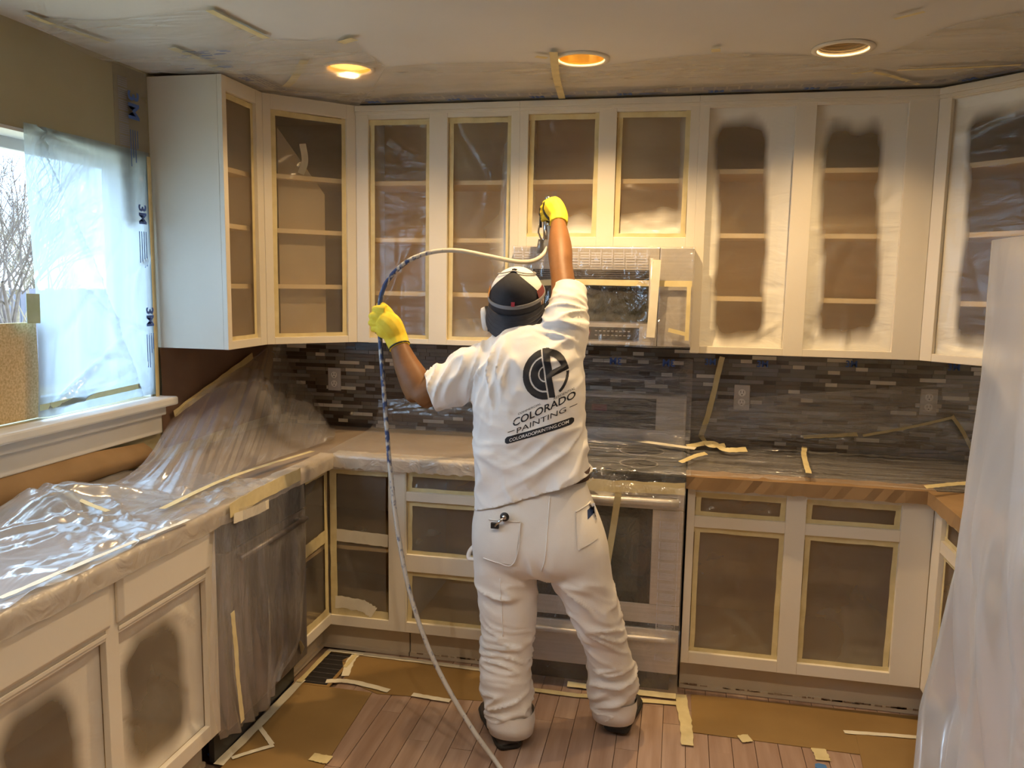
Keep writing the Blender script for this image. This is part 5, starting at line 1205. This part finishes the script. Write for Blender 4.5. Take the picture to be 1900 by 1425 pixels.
# ------------------------------------------------------------------ spray gun and hose
sg = thing('spray_gun', 'silver airless spray gun held up in the right glove', 'spray gun', GH+Vector((0, 0, -.06)))
GO = GH+Vector((0, 0, -.06)); g = lambda *p: tuple(Vector(p))
MB().tube([(.002, .0, -.05), (.0, .0, .0), (.002, .004, .06)], [.012, .0135, .014], 12).build('handle', CHROME, sg, True)
MB().tube([(.002, -.03, .085), (.002, .03, .085), (.002, .09, .085), (.002, .13, .085)], [.012, .017, .015, .011], 14).build('gun_body', CHROME, sg, True)
MB().lathe([(.004, -.006), (.013, -.004), (.015, .006), (.010, .012), (.003, .014)], (.004, .01, .108), 'z', 16).build('swivel_knob', CHROME, sg, True)
MB().tube([(.002, .13, .085), (.002, .155, .085)], [.014, .014], 12).box(-.016, -.008, .15, .185, .070, .10).box(.012, .020, .15, .185, .070, .10).build('tip_guard', plain('gun_black', (.03, .03, .03), .4), sg, True)
MB().tube([(-.030, .06, .075), (-.033, .055, .04), (-.030, .048, .0)], .005, 8).tube([(-.012, .05, .075), (-.03, .06, .075)], .006, 8).build('trigger', plain('trigger_black', (.02, .02, .022), .3), sg, True)
MB().tube([(-.022, .085, .075), (-.040, .075, .03), (-.040, .05, -.02), (-.022, .02, -.05), (.002, .0, -.05)], .004, 8).build('trigger_guard', CHROME, sg, True)
MB().tube([(-.022, .02, -.05), (-.024, .02, -.075), (-.026, .02, -.105)], [.012, .014, .013], 12).build('filter_tube', plain('grey_metal', (.38, .38, .38), .4, .6), sg, True)
hp = [(1018, 412, 3.205), (1020, 430, 3.20), (1019, 452, 3.18), (1006, 474, 3.14), (985, 485, 3.09), (955, 485, 3.03), (900, 474, 2.96), (850, 465, 2.90), (805, 467, 2.87), (765, 480, 2.85), (735, 502, 2.84), (714, 530, 2.83), (705, 560, 2.825), (704, 592, 2.825), (706, 640, 2.82), (711, 710, 2.80), (717, 790, 2.78), (725, 880, 2.75), (737, 980, 2.71), (758, 1090, 2.67), (790, 1190, 2.63), (830, 1275, 2.59), (880, 1358, 2.54)]
pts = [at(a, b, c) for a, b, c in hp]
end = onZ(928, 1425, .012); pts += [end, end+Vector((.18, -.28, 0)), end+Vector((.5, -.7, 0))]
for p in pts: p.z = max(p.z, .012)
PP = crs(pts, 170)
hm, nt, b = newmat('hose_sheath'); v = coords(nt, (40, 40, 26)); n_ = N(nt, 'ShaderNodeTexNoise'); n_.inputs['Scale'].default_value = 1.6; n_.inputs['Detail'].default_value = 5; nt.links.new(v, n_.inputs['Vector'])
r_ = N(nt, 'ShaderNodeValToRGB'); r_.color_ramp.elements[0].position = .40; r_.color_ramp.elements[0].color = (.03, .055, .16, 1); r_.color_ramp.elements[1].position = .55; r_.color_ramp.elements[1].color = (.56, .53, .47, 1)
gr = N(nt, 'ShaderNodeAttribute', attribute_name='bare'); ad = N(nt, 'ShaderNodeMath', operation='ADD'); nt.links.new(n_.outputs['Fac'], ad.inputs[0]); nt.links.new(gr.outputs['Fac'], ad.inputs[1]); nt.links.new(ad.outputs[0], r_.inputs[0]); nt.links.new(r_.outputs[0], b.inputs['Base Color']); b.inputs['Roughness'].default_value = .45
mbh = MB().tube([Vector(p) for p in PP], .0085, 12); ho = mbh.build('paint_hose', hm, None, True)
a_ = ho.data.attributes.new('bare', 'FLOAT', 'POINT'); vals = []
for i in range(170):
    f_ = i/169*25; bare = np.interp(f_, [0, 7, 9, 11, 13, 16, 18, 25], [.25, .22, -.02, -.10, -.10, -.02, .08, .25]); vals += [bare]*12
a_.data.foreach_set('value', vals[:len(ho.data.vertices)])
tag(ho, 'paint-spattered spray hose looping from the gun through the left glove to the floor', 'hose')
MB().tube([Vector(PP[0]), Vector(PP[3])], .0115, 12).build('hose_fitting', CHROME, ho, True)
# tool in the back pocket
q = tpress(onY(926, 975, 2.58).x, onY(926, 975, 2.58).z, .006)
pt_ = thing('pocket_tool', 'small chrome roller tool clipped in the left back pocket', 'tool', PO+q)
a0, a1 = at(916, 978, 2.55)-PO-q, at(934, 962, 2.55)-PO-q; a0.y = a1.y = -.012
MB().tube([a0+Vector((0, -.006, 0)), a1+Vector((0, -.006, 0))], .005, 8).build('shank', CHROME, pt_, True); MB().lathe([(.001, -.006), (.014, -.006), (.016, 0), (.014, .006), (.001, .006)], a1, 'y', 18).build('wheel', GB, pt_, True)
MB().lathe([(.001, -.011), (.008, -.010), (.008, -.005)], a1, 'y', 12).build('hub', CHROME, pt_, True)
MB().box(a0.x-.014, a0.x+.014, a0.y-.006, a0.y+.006, a0.z-.010, a0.z+.010).build('head', GB, pt_, bevel=.002)
